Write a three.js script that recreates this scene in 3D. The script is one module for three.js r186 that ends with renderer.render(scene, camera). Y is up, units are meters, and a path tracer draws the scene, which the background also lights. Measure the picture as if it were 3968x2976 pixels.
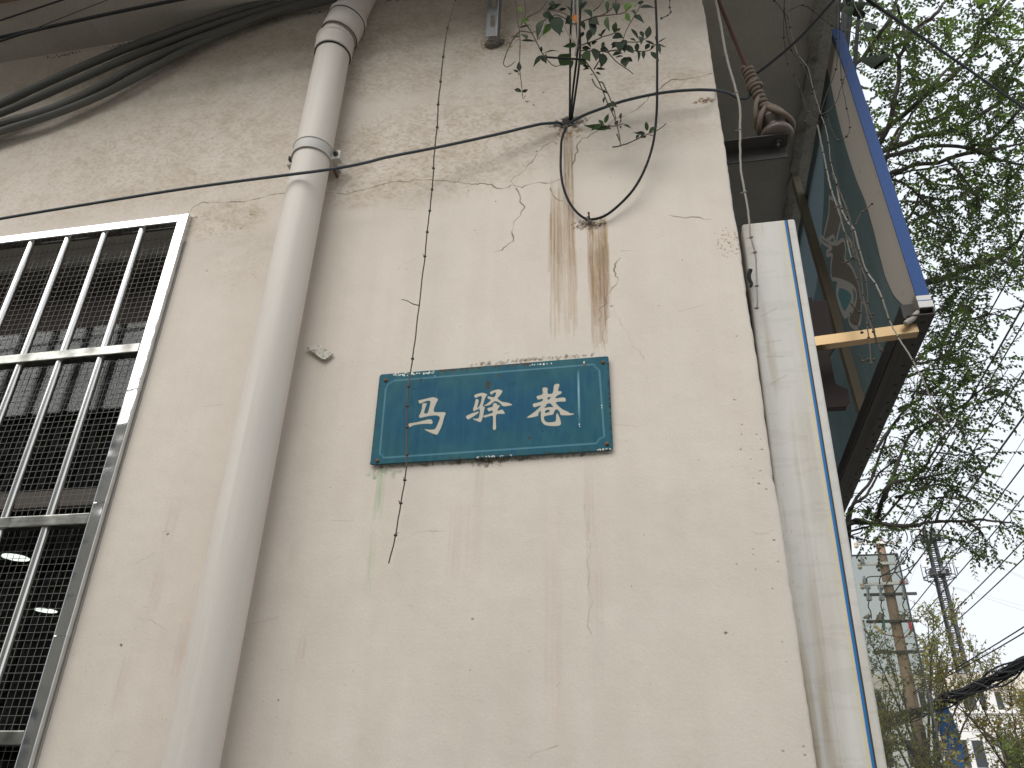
import * as THREE from 'three';
import { mergeGeometries } from 'three/addons/utils/BufferGeometryUtils.js';
import { RoundedBoxGeometry } from 'three/addons/geometries/RoundedBoxGeometry.js';

// ---------------------------------------------------------------- camera, sky, sun, exposure
const scene = new THREE.Scene();
const camera = new THREE.PerspectiveCamera(51.014, 4 / 3, 0.05, 400);
camera.position.set(0, 1.6, 1.72);
camera.rotation.order = 'YXZ';
camera.rotation.set(29.704 * Math.PI / 180, 11.706 * Math.PI / 180, 1.494 * Math.PI / 180);
const renderer = new THREE.WebGLRenderer({ antialias: true });
renderer.toneMapping = THREE.LinearToneMapping;
renderer.toneMappingExposure = 2.25;
renderer.shadowMap.enabled = true;
renderer.shadowMap.type = THREE.PCFSoftShadowMap;

const rng = (seed) => () => { seed |= 0; seed = seed + 0x6D2B79F5 | 0; let t = Math.imul(seed ^ seed >>> 15, 1 | seed); t = t + Math.imul(t ^ t >>> 7, 61 | t) ^ t; return ((t ^ t >>> 14) >>> 0) / 4294967296; };
// value noise
const NT = new Float32Array(65536); { const r = rng(77); for (let i = 0; i < 65536; i++) NT[i] = r(); }
const nz = (x, y) => {
  const xi = Math.floor(x), yi = Math.floor(y), fx = x - xi, fy = y - yi, u = fx * fx * (3 - 2 * fx), v = fy * fy * (3 - 2 * fy);
  const a = NT[(xi & 255) + ((yi & 255) << 8)], b = NT[(xi + 1 & 255) + ((yi & 255) << 8)], c = NT[(xi & 255) + ((yi + 1 & 255) << 8)], d = NT[(xi + 1 & 255) + ((yi + 1 & 255) << 8)];
  return a + (b - a) * u + (c - a) * v + (a - b - c + d) * u * v;
};
const fbm = (x, y, o = 4) => { let s = 0, a = .5, t = 0; for (let i = 0; i < o; i++) { s += a * nz(x, y); t += a; a *= .5; x = x * 2.03 + 17.3; y = y * 2.03 + 5.1; } return s / t; };

{ // an even overcast sky, a little bluer high up
  const w = 512, h = 256, d = new Float32Array(w * h * 4);
  for (let j = 0; j < h; j++) for (let i = 0; i < w; i++) {
    const el = (j / (h - 1) - .5) * Math.PI, up = Math.max(0, Math.sin(el)), a = i / w * Math.PI * 2, k = (j * w + i) * 4;
    const cl = fbm(3 + Math.cos(a) * 2.2 * Math.cos(el) + 9, 4 + Math.sin(a) * 2.2 * Math.cos(el) + up * 2, 4) - .5;
    const b = .505 * (1 + .22 * cl) * (.93 + .12 * up);
    d[k] = b * (.90 - .05 * up); d[k + 1] = b * (.935 - .015 * up); d[k + 2] = b * 1.0; d[k + 3] = 1;
  }
  const t = new THREE.DataTexture(d, w, h, THREE.RGBAFormat, THREE.FloatType);
  t.mapping = THREE.EquirectangularReflectionMapping; t.magFilter = t.minFilter = THREE.LinearFilter; t.needsUpdate = true;
  scene.background = t; scene.environment = t;
}
const sun = new THREE.DirectionalLight(new THREE.Color(1, .965, .925), 1.5);
sun.position.set(-6.2, 17, 13.5); sun.target.position.set(0, 2.5, 0);
sun.castShadow = true; sun.shadow.radius = 110; sun.shadow.mapSize.set(2048, 2048);
Object.assign(sun.shadow.camera, { left: -12, right: 12, top: 12, bottom: -12, near: 1, far: 60 });
scene.add(sun, sun.target);

// ---------------------------------------------------------------- helpers
const V = (p) => new THREE.Vector3(p[0], p[1], p[2]);
const taken = {};
const numbered = (n) => { const k = taken[n] = (taken[n] ?? -1) + 1; return k ? n + '_' + String(k).padStart(3, '0') : n; };
function part(name, geo, mat, parent, label) {
  if (Array.isArray(geo)) geo = join(geo);
  const m = new THREE.Mesh(geo, mat); m.name = name; m.castShadow = m.receiveShadow = true; parent.add(m);
  if (label) m.userData.label = label;
  return m;
}
function thing(name, label, category, group, pos) {
  const g = new THREE.Group(); g.name = numbered(name); g.userData = { label, category }; if (group) g.userData.group = group;
  if (pos) g.position.set(...pos);
  scene.add(g); return g;
}
function single(name, geo, mat, label, category, group) {
  if (Array.isArray(geo)) geo = join(geo);
  const m = new THREE.Mesh(geo, mat); m.name = numbered(name); m.castShadow = m.receiveShadow = true; m.userData = { label, category }; if (group) m.userData.group = group;
  scene.add(m); return m;
}
const join = (list) => mergeGeometries(list.map((g) => { const q = g.index ? g.toNonIndexed() : g; for (const k of Object.keys(q.attributes)) if (k !== 'position' && k !== 'normal' && k !== 'uv') q.deleteAttribute(k); if (!q.attributes.uv) q.setAttribute('uv', new THREE.BufferAttribute(new Float32Array(q.attributes.position.count * 2), 2)); return q; }));
const box = (x0, x1, y0, y1, z0, z1) => { const g = new THREE.BoxGeometry(Math.abs(x1 - x0), Math.abs(y1 - y0), Math.abs(z1 - z0)); g.translate((x0 + x1) / 2, (y0 + y1) / 2, (z0 + z1) / 2); return g; };
const rbox = (x0, x1, y0, y1, z0, z1, r = .004) => { const g = new RoundedBoxGeometry(Math.abs(x1 - x0), Math.abs(y1 - y0), Math.abs(z1 - z0), 2, r); g.translate((x0 + x1) / 2, (y0 + y1) / 2, (z0 + z1) / 2); return g; };
// a bar of square section between two points
function bar(a, b, w, h = w) {
  a = V(a); b = V(b); const L = a.distanceTo(b), g = new THREE.BoxGeometry(w, L, h);
  g.applyQuaternion(new THREE.Quaternion().setFromUnitVectors(new THREE.Vector3(0, 1, 0), b.clone().sub(a).normalize()));
  const c = a.add(b).multiplyScalar(.5); g.translate(c.x, c.y, c.z); return g;
}
function rod(a, b, r0, r1 = r0, n = 10) {
  a = V(a); b = V(b); const L = a.distanceTo(b), g = new THREE.CylinderGeometry(r1, r0, L, n);
  g.applyQuaternion(new THREE.Quaternion().setFromUnitVectors(new THREE.Vector3(0, 1, 0), b.clone().sub(a).normalize()));
  const c = a.add(b).multiplyScalar(.5); g.translate(c.x, c.y, c.z); return g;
}
// a tube through points; radius a number or f(t); jig = wobble in metres
function tube(pts, radius, { seg = 0, rad = 6, jig = 0, seed = 1, cap = true } = {}) {
  const P = pts.map(V), curve = new THREE.CatmullRomCurve3(P, false, 'centripetal'), n = seg || Math.max(4, (P.length - 1) * 6), r = rng(seed);
  const pos = [], idx = [], uv = [], F = curve.computeFrenetFrames(n, false), L = curve.getLength();
  for (let i = 0; i <= n; i++) {
    const t = i / n, p = curve.getPointAt(t); if (jig) p.add(new THREE.Vector3(r() - .5, r() - .5, r() - .5).multiplyScalar(2 * jig));
    const R = typeof radius === 'function' ? radius(t, i) : radius;
    for (let k = 0; k <= rad; k++) { const a = k / rad * Math.PI * 2, q = p.clone().addScaledVector(F.normals[i], Math.cos(a) * R).addScaledVector(F.binormals[i], Math.sin(a) * R); pos.push(q.x, q.y, q.z); uv.push(k / rad * .1, t * L); }
  }
  for (let i = 0; i < n; i++) for (let k = 0; k < rad; k++) { const a = i * (rad + 1) + k, b = a + rad + 1; idx.push(a, a + 1, b, b, a + 1, b + 1); }
  if (cap) for (const e of [0, n]) { const o = e * (rad + 1); for (let k = 1; k < rad - 1; k++) e ? idx.push(o, o + k, o + k + 1) : idx.push(o, o + k + 1, o + k); }
  const g = new THREE.BufferGeometry(); g.setAttribute('position', new THREE.Float32BufferAttribute(pos, 3)); g.setAttribute('uv', new THREE.Float32BufferAttribute(uv, 2)); g.setIndex(idx); g.computeVertexNormals(); return g;
}
const ball = (p, r, sx = 1, sy = 1, sz = 1) => { const g = new THREE.IcosahedronGeometry(r, 1); g.scale(sx, sy, sz); g.translate(p[0], p[1], p[2]); return g; };
const lathe = (prof, n = 24) => new THREE.LatheGeometry(prof.map(([x, y]) => new THREE.Vector2(x, y)), n);
// a leaf from base to tip: folded along the midrib and arched
function leaf(a, b, w, seed, fold = .25, face = [0, -.35, 1]) {
  const r = rng(seed), A = V(a), B = V(b), d = B.clone().sub(A), L = d.length(); d.normalize();
  const f = new THREE.Vector3(face[0] + (r() - .5) * 1.1, face[1] + (r() - .5) * 1.1, face[2] + (r() - .5) * .5), s = d.clone().cross(f).normalize(), n = s.clone().cross(d).normalize();
  const prof = [.05, .55, .86, 1, .98, .82, .56, .26, .02], pos = [], idx = [], uv = [], arch = (r() - .3) * .22 * L;
  prof.forEach((k, i) => {
    const t = i / 8, c = A.clone().addScaledVector(d, L * t).addScaledVector(n, Math.sin(t * Math.PI) * arch), h = k * L * w * .5 * (1 + (r() - .5) * .12);
    for (const e of [-1, 0, 1]) { const q = c.clone().addScaledVector(s, e * h); if (e) q.addScaledVector(n, h * (fold + (r() - .5) * .15)); pos.push(q.x, q.y, q.z); uv.push(e * .5 + .5, t); }
  });
  for (let i = 0; i < 8; i++) for (let e = 0; e < 2; e++) { const o = i * 3 + e; idx.push(o, o + 1, o + 3, o + 3, o + 1, o + 4); }
  const g = new THREE.BufferGeometry(); g.setAttribute('position', new THREE.Float32BufferAttribute(pos, 3)); g.setAttribute('uv', new THREE.Float32BufferAttribute(uv, 2)); g.setIndex(idx); g.computeVertexNormals(); return g;
}
const lin = (r, g, b) => new THREE.Color().setRGB(r, g, b);
const mat = (c, rough = .8, extra = {}) => new THREE.MeshStandardMaterial({ color: Array.isArray(c) ? lin(...c) : c, roughness: rough, side: THREE.DoubleSide, ...extra });
// a tiling texture computed from f(u, v) -> [r, g, b] (0..255) or a grey
function tex(w, h, f, { srgb = true, rep = [1, 1] } = {}) {
  const d = new Uint8Array(w * h * 4);
  for (let j = 0; j < h; j++) for (let i = 0; i < w; i++) { const c = f(i / w, j / h), k = (j * w + i) * 4; if (Array.isArray(c)) { d[k] = c[0]; d[k + 1] = c[1]; d[k + 2] = c[2]; } else d[k] = d[k + 1] = d[k + 2] = c; d[k + 3] = 255; }
  const t = new THREE.DataTexture(d, w, h); t.wrapS = t.wrapT = THREE.RepeatWrapping; t.magFilter = THREE.LinearFilter; t.minFilter = THREE.LinearMipmapLinearFilter; t.generateMipmaps = true; if (srgb) t.colorSpace = THREE.SRGBColorSpace; t.repeat.set(...rep); t.needsUpdate = true; return t;
}
const cl8 = (v) => Math.max(0, Math.min(255, v));
// metre-scaled uv from position, by the two axes that a face lies in
function metreUV(g, s = 1) {
  g = g.index ? g.toNonIndexed() : g; g.computeVertexNormals();
  const p = g.attributes.position, n = g.attributes.normal, u = new Float32Array(p.count * 2);
  for (let i = 0; i < p.count; i++) { const ax = Math.abs(n.getX(i)), ay = Math.abs(n.getY(i)), az = Math.abs(n.getZ(i)); const [a, b] = ay > ax && ay > az ? [p.getX(i), p.getZ(i)] : ax > az ? [p.getZ(i), p.getY(i)] : [p.getX(i), p.getY(i)]; u[i * 2] = a * s; u[i * 2 + 1] = b * s; }
  g.setAttribute('uv', new THREE.BufferAttribute(u, 2)); return g;
}

// ---------------------------------------------------------------- materials
const soffitMap = tex(512, 512, (u, v) => { const a = fbm(u * 4, v * 4, 5), b = nz(u * 160, v * 160); const k = 176 + (a - .5) * 34 + (b - .5) * 10; return [cl8(k), cl8(k * .965), cl8(k * .91)]; });
const concreteMap = tex(512, 512, (u, v) => { const a = fbm(u * 8, v * 8, 5), b = nz(u * 200, v * 200), s = fbm(u * 30 + 9, v * 30, 3); const k = 150 + (a - .5) * 60 + (b - .5) * 26 - (s > .66 ? 30 * (s - .6) * 4 : 0); return [cl8(k * 1.02), cl8(k), cl8(k * .94)]; });
const concreteBump = tex(512, 512, (u, v) => cl8(128 + (fbm(u * 40, v * 40, 4) - .5) * 160), { srgb: false });
const M = {
  concrete: mat([1, 1, 1], .95, { map: concreteMap, bumpMap: concreteBump, bumpScale: .004 }),
  pvc: mat([1, 1, 1], .62), blackCable: mat([.012, .012, .013], .85), greyCable: mat([.05, .06, .068], .75), darkCable: mat([.11, .11, .098], .65),
  steel: mat([.68, .69, .69], .13, { metalness: 1 }), steelDull: mat([.42, .42, .40], .34, { metalness: 1 }), steelBar: mat([.74, .73, .70], .2, { metalness: 1 }),
  iron: mat([.075, .072, .066], .7, { metalness: .4 }), rust: mat([.16, .075, .04], .85), wire: mat([.20, .197, .18], .6, { metalness: .2 }),
  bark: mat([.075, .062, .05], .9), drystem: mat([.10, .085, .068], .9), palestem: mat([.30, .275, .235], .9), redstem: mat([.12, .062, .045], .85),
  galv: mat([.23, .235, .235], .5, { metalness: .7 }), porcelain: mat([.13, .105, .085], .4), ropecable: mat([.20, .155, .12], .85),
  white: mat([.72, .70, .66], .6), dark: mat([.02, .02, .02], .8)
};
const leafMat = (r, g, b, tr = .25) => new THREE.MeshPhysicalMaterial({ color: lin(r, g, b), roughness: .95, specularIntensity: .4, transmission: tr, thickness: 0, side: THREE.DoubleSide });

// ---------------------------------------------------------------- ground
{
  const gmap = tex(512, 512, (u, v) => { const k = 128 + (fbm(u * 10, v * 10, 5) - .5) * 50 + (nz(u * 220, v * 220) - .5) * 40; return [k * 1.02, k, k * .96]; });
  gmap.repeat.set(150, 150);
  const g = new THREE.PlaneGeometry(600, 600); g.rotateX(-Math.PI / 2);
  const m = new THREE.Mesh(g, mat([1, 1, 1], .95, { map: gmap })); m.name = 'ground'; m.receiveShadow = true; m.userData = { kind: 'structure', label: 'grey concrete paving of the alley and street', category: 'ground' }; scene.add(m);
  const road = box(2.6, 8.6, -.02, .006, -120, 40); const rm = new THREE.Mesh(road, mat([.06, .06, .062], .9)); rm.name = 'road'; rm.receiveShadow = true; rm.userData = { kind: 'structure', label: 'asphalt street running past the corner building', category: 'road' }; scene.add(rm);
}

// ---------------------------------------------------------------- corner building: plastered wall with window opening, street wall, eave slabs
const WX0 = -3.05, WY0 = 1.0, WS = 3.3, CX = .24, SY = 4.27;      // wall texture window, corner, soffit height
const WIN = { x0: -2.9, x1: -1.418, y0: 1.18, y1: 3.288 };
const building = thing('corner_building', 'cream plastered corner building with cracked stained wall and concrete eaves', 'building');
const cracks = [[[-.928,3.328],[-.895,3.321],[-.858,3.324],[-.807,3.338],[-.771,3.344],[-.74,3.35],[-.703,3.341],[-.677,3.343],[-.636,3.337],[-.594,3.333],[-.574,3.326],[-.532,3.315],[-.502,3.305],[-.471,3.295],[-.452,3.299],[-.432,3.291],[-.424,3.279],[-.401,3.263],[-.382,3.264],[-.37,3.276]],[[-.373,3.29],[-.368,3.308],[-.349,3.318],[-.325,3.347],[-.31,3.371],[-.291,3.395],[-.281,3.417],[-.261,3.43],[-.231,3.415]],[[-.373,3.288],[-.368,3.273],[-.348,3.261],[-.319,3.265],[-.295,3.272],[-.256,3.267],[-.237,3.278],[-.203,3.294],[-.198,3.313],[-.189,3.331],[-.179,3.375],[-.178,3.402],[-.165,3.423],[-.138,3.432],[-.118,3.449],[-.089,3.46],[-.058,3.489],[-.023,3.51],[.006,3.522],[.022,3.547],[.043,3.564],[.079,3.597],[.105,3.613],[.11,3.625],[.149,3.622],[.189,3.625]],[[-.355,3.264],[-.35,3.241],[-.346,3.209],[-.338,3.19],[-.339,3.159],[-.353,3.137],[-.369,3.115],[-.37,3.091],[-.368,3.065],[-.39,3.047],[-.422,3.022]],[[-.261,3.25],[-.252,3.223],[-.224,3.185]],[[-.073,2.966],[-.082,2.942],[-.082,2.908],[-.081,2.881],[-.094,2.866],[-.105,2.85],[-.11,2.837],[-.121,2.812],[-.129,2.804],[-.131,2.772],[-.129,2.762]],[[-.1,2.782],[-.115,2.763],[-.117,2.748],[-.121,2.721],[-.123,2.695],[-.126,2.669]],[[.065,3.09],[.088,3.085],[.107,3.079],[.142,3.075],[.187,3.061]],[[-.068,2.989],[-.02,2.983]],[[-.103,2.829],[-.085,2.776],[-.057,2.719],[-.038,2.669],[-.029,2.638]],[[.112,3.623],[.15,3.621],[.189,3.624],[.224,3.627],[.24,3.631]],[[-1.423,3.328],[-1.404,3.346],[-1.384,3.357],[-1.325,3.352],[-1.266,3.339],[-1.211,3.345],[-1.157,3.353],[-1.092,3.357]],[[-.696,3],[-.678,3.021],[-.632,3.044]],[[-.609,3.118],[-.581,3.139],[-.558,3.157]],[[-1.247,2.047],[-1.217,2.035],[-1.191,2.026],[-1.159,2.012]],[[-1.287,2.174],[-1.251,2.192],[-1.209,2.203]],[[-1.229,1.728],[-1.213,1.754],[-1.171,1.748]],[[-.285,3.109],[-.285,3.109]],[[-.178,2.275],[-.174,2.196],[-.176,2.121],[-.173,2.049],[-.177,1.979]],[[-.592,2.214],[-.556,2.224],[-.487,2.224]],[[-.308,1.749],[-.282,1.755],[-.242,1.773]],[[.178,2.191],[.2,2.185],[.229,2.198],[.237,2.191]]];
const streaks = [[-.219,-.19,3.152,3.485,0,1],[-.26,-.191,2.926,3.272,0,.65],[-.256,-.188,2.7,3.203,0,.55],[-.156,-.099,2.809,3.112,0,1.15],[-.155,-.109,2.664,3.007,0,1.05],[-.12,-.103,2.976,3.107,0,.9],[-.155,-.14,3.027,3.106,0,.8],[-.686,-.666,2.244,2.401,1,.8],[-.686,-.668,2.057,2.239,1,.45],[-.18,-.16,2.169,2.386,0,.14],[-.438,-.419,2.258,2.395,0,.1],[-.178,-.147,1.849,2.275,0,.1],[-.274,-.233,1.767,2.28,0,.05],[-.496,-.421,2.08,2.291,0,.05],[-1.234,-1.201,2.204,2.319,0,.1],[-1.256,-1.232,1.808,1.963,0,.14],[-.885,-.859,2.134,2.217,0,.12],[-1.23,-1.198,2.026,2.18,0,.1],[-.826,-.808,1.91,1.996,0,.15],[-1.128,-1.097,1.877,2.04,0,.1]];
let wallMap, wallBump;
{
  const N = 2048, c = document.createElement('canvas'); c.width = c.height = N; const x = c.getContext('2d'), im = x.createImageData(N, N), d = im.data;
  const h = document.createElement('canvas'); h.width = h.height = N; const y = h.getContext('2d'), ih = y.createImageData(N, N), e = ih.data;
  // grimy patches (x, y, rx, ry, strength): mottled brown dirt in the plaster of the upper wall
  const G = [[-.62, 3.47, .34, .17, 1], [-.35, 3.62, .3, .12, .6], [-.82, 3.36, .16, .08, 1], [-1.15, 3.55, .2, .2, .55], [-1.55, 3.6, .45, .2, .75], [-1.3, 3.28, .13, .07, .9], [-1.95, 3.52, .4, .14, .6], [-.75, 3.85, .25, .1, .8], [.08, 3.62, .14, .07, .75], [-.1, 3.74, .3, .1, .5], [-1.35, 3.88, .5, .1, .6], [-.45, 3.93, .16, .08, 1], [-.05, 3.45, .3, .1, .35], [-1.2, 3.12, .1, .12, .3], [-.3, 3.95, .5, .14, .5], [-1.6, 4.1, .8, .14, .7], [-.3, 4.12, .7, .12, .8], [-2.2, 3.85, .5, .2, .6], [-.9, 4.02, .2, .14, .9]];
  for (let j = 0; j < N; j++) for (let i = 0; i < N; i++) {
    const wx = WX0 + i / N * WS, wy = WY0 + (1 - j / N) * WS, k = (j * N + i) * 4;
    const a = fbm(wx * 2.1 + 40, wy * 1.6 + 11, 4) - .5, b = fbm(wx * 14 + 3, wy * 9 + 60, 4) - .5, f = nz(i * .9, j * .9) - .5, v = fbm(wx * 26 + 7, wy * 1.7 + 30, 3) - .5;
    let R = 211 + a * 7 + b * 7 + f * 7 + v * 6, Gc = 201 + a * 7 + b * 7.5 + f * 7 + v * 6.5, B = 188 + a * 8 + b * 8 + f * 7 + v * 7;
    let m = 0; for (const g of G) { const q = ((wx - g[0]) / g[2]) ** 2 + ((wy - g[1]) / g[3]) ** 2; if (q < 2.2) m = Math.max(m, g[4] * Math.min(1, (2.2 - q) / 1.6)); }
    if (m > 0) {
      const s = fbm(wx * 110 + wy * 30, wy * 150, 4), t = fbm(wx * 30 + wy * 9 + 50, wy * 42, 4), w = fbm(wx * 6, wy * 7 + 90, 3);
      const q = m * (Math.max(0, s - .42) * 1.5 + Math.max(0, t - .42) * .9 + Math.max(0, w - .4) * .7);
      R -= q * 37; Gc -= q * 43; B -= q * 52;
    }
    const sp = nz(i * .35 + 900, j * .35 + 300); if (sp > .992) { R -= 60; Gc -= 62; B -= 62; }
    d[k] = cl8(R); d[k + 1] = cl8(Gc); d[k + 2] = cl8(B); d[k + 3] = 255;
    const hh = 150 + (fbm(wx * 30, wy * 30, 4) - .5) * 50 + (nz(i * .5, j * .5) - .5) * 22 + (m > 0 ? m * (fbm(wx * 55 + 9, wy * 70, 3) - .5) * 120 : 0) + (nz(wx * 9, wy * 60) - .5) * 14;
    e[k] = e[k + 1] = e[k + 2] = cl8(hh); e[k + 3] = 255;
  }
  x.putImageData(im, 0, 0); y.putImageData(ih, 0, 0);
  const X = (v) => (v - WX0) / WS * N, Y = (v) => (1 - (v - WY0) / WS) * N, r = rng(5);
  // dried water streaks: many fine brown (0) or green (1) runs
  for (const [x0, x1, y0, y1, kind, st] of streaks) {
    const n = Math.ceil((X(x1) - X(x0)) * 2.4);
    for (let q = 0; q < n; q++) {
      const u = r(), px = X(x0) + (X(x1) - X(x0)) * u, edge = .55 + .9 * Math.abs(u - .5), t0 = Y(y1) + r() ** 1.3 * .55 * (Y(y0) - Y(y1)) - r() * 14, t1 = Y(y1) + (Y(y0) - Y(y1)) * (.35 + .65 * r() ** .45);
      x.strokeStyle = kind ? `rgba(${110 + r() * 30 | 0},${150 + r() * 20 | 0},${105 + r() * 20 | 0},${.08 * st * (.4 + r())})` : `rgba(${112 + r() * 42 | 0},${84 + r() * 36 | 0},${50 + r() * 34 | 0},${.16 * st * edge * (.3 + r())})`;
      x.lineWidth = .8 + r() * 3.4; x.beginPath(); let cx = px; x.moveTo(cx, t0); for (let t = t0; t < t1; t += 16) { cx += (r() - .5) * 1.6; x.lineTo(cx, t); } x.stroke();
    }
    if (st > .45 && !kind) for (let q = 0; q < n * .12; q++) { const px = X(x0) + (X(x1) - X(x0)) * r(), t0 = Y(y1) + (Y(y0) - Y(y1)) * r() * .6; x.strokeStyle = `rgba(84,58,34,${.3 * r() * st})`; x.lineWidth = .7 + r(); x.beginPath(); let cx = px; x.moveTo(cx, t0); for (let t = t0; t < t0 + 40 + r() * 160; t += 10) { cx += (r() - .5) * 1.5; x.lineTo(cx, t); } x.stroke(); }
  }
  // cracks: shade and dirt of their grooves painted as dark lines
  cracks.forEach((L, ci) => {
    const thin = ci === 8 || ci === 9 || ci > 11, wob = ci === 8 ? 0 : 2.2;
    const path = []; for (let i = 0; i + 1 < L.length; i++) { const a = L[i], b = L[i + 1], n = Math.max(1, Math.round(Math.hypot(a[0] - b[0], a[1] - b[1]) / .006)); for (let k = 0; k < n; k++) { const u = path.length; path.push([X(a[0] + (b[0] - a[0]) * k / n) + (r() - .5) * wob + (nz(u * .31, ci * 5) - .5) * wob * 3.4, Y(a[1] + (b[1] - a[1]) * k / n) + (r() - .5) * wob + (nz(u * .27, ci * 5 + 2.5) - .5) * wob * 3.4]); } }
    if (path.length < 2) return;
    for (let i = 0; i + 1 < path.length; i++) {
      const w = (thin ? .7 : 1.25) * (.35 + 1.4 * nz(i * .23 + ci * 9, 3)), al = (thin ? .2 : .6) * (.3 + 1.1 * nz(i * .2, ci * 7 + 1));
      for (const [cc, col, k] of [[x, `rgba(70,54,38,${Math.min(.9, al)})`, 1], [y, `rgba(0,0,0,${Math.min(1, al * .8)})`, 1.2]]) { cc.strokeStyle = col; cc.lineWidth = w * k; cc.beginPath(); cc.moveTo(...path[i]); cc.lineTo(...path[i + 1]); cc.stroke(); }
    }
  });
  // pits, chips, scratches, splashes of dirt
  const pit = (wx, wy, s, col) => { x.fillStyle = col; y.fillStyle = 'rgba(20,20,20,.8)'; for (const cc of [x, y]) { cc.beginPath(); const px = X(wx), py = Y(wy); for (let k = 0; k < 7; k++) { const a = k / 7 * 6.283, q = s * (.5 + NT[(k * 31 + (wx * 977 | 0)) & 65535]); cc.lineTo(px + Math.cos(a) * q * 1.5, py + Math.sin(a) * q); } cc.fill(); } };
  for (let i = 0; i < 110; i++) { const s = r(); pit(-2.3 + r() * 2.5, 1.6 + r() * 2.6, .45 + s * s * s * 1.3, `rgba(86,72,58,${.2 + r() * .45})`); }
  for (const [a, b, s] of [[.205, 2.3, 2.4], [.215, 2.42, 1.6], [-.43, 2.02, 2.6], [-1.2, 3.28, 2.4], [-.42, 3.22, 2.2], [-.3, 3.4, 2.6], [.1, 1.98, 3], [-1.27, 1.98, 3.5], [-.39, 3.76, 3.4], [-.33, 3.62, 4.2], [-.31, 3.6, 3], [-.28, 3.65, 2.4]]) pit(a, b, s * .5, 'rgba(64,50,38,.7)');
  for (let i = 0; i < 26; i++) { const a = .222 - r() ** 2 * .05, b = 1.7 + r() * 1.0; pit(a, b, .4 + r() * .8, 'rgba(84,70,56,.55)'); }
  for (let i = 0; i < 90; i++) { const q = r() * 6.28, l = Math.sqrt(r()); pit(.214 + Math.cos(q) * l * .028 + (r() - .5) * .03, 2.985 + Math.sin(q) * l * .04 + (r() - .5) * .04, .3 + r() * .8, 'rgba(120,74,44,.55)'); }
  for (let i = 0; i < 60; i++) { const a = -2.2 + r() * 2.4, b = 1.8 + r() * 2.3, l = 8 + r() * 34, s = (r() - .5) * .5; x.strokeStyle = r() < .5 ? 'rgba(228,222,212,.35)' : 'rgba(120,104,88,.28)'; x.lineWidth = .8; x.beginPath(); x.moveTo(X(a), Y(b)); x.lineTo(X(a) + l, Y(b) - l * s); x.stroke(); }
  // trowel scratches in the upper plaster
  for (let i = 0; i < 120; i++) { const a = -1.6 + r() * 1.2, b = 3.55 + r() * .35, l = 14 + r() * 40; x.strokeStyle = `rgba(96,84,68,${.1 + r() * .2})`; x.lineWidth = .8; x.beginPath(); x.moveTo(X(a), Y(b)); x.lineTo(X(a) + l * .8, Y(b) + l * (i % 2 ? .6 : -.5)); x.stroke(); }
  // grime around the cable hole, loop clip, bracket foot, under the sign and along the frame
  const dirt = (wx, wy, rx, ry, n, col, al) => { for (let i = 0; i < n; i++) { const q = r() * 6.283, l = r() ** .8; x.fillStyle = `rgba(${col},${al * (.3 + r())})`; x.beginPath(); x.ellipse(X(wx + Math.cos(q) * l * rx), Y(wy + Math.sin(q) * l * ry), .8 + r() * 3, .8 + r() * 2, r() * 3, 0, 7); x.fill(); } };
  dirt(-.2, 3.5, .07, .025, 160, '60,52,42', .3); dirt(-.2, 3.455, .05, .03, 90, '130,92,52', .3); dirt(-.15, 3.095, .05, .02, 150, '70,52,36', .3); dirt(-.43, 3.93, .07, .05, 160, '104,74,52', .3);
  dirt(-.41, 2.396, .3, .005, 160, '80,74,62', .3); dirt(-.41, 2.392, .05, .016, 90, '74,66,52', .3); dirt(-.67, 2.385, .05, .02, 60, '110,140,108', .25); dirt(-.3, 2.668, .18, .006, 120, '90,78,62', .3); dirt(-1.6, 3.3, .22, .006, 160, '50,46,40', .4); dirt(.2, 3.515, .03, .014, 60, '100,74,48', .4);
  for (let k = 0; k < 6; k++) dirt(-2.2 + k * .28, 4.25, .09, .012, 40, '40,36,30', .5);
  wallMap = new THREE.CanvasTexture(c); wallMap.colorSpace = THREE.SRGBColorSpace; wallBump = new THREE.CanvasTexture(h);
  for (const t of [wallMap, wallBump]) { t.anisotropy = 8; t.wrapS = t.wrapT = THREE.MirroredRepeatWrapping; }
}
M.plaster = mat([1, 1, 1], .88, { map: wallMap, bumpMap: wallBump, bumpScale: .0022 });
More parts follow.
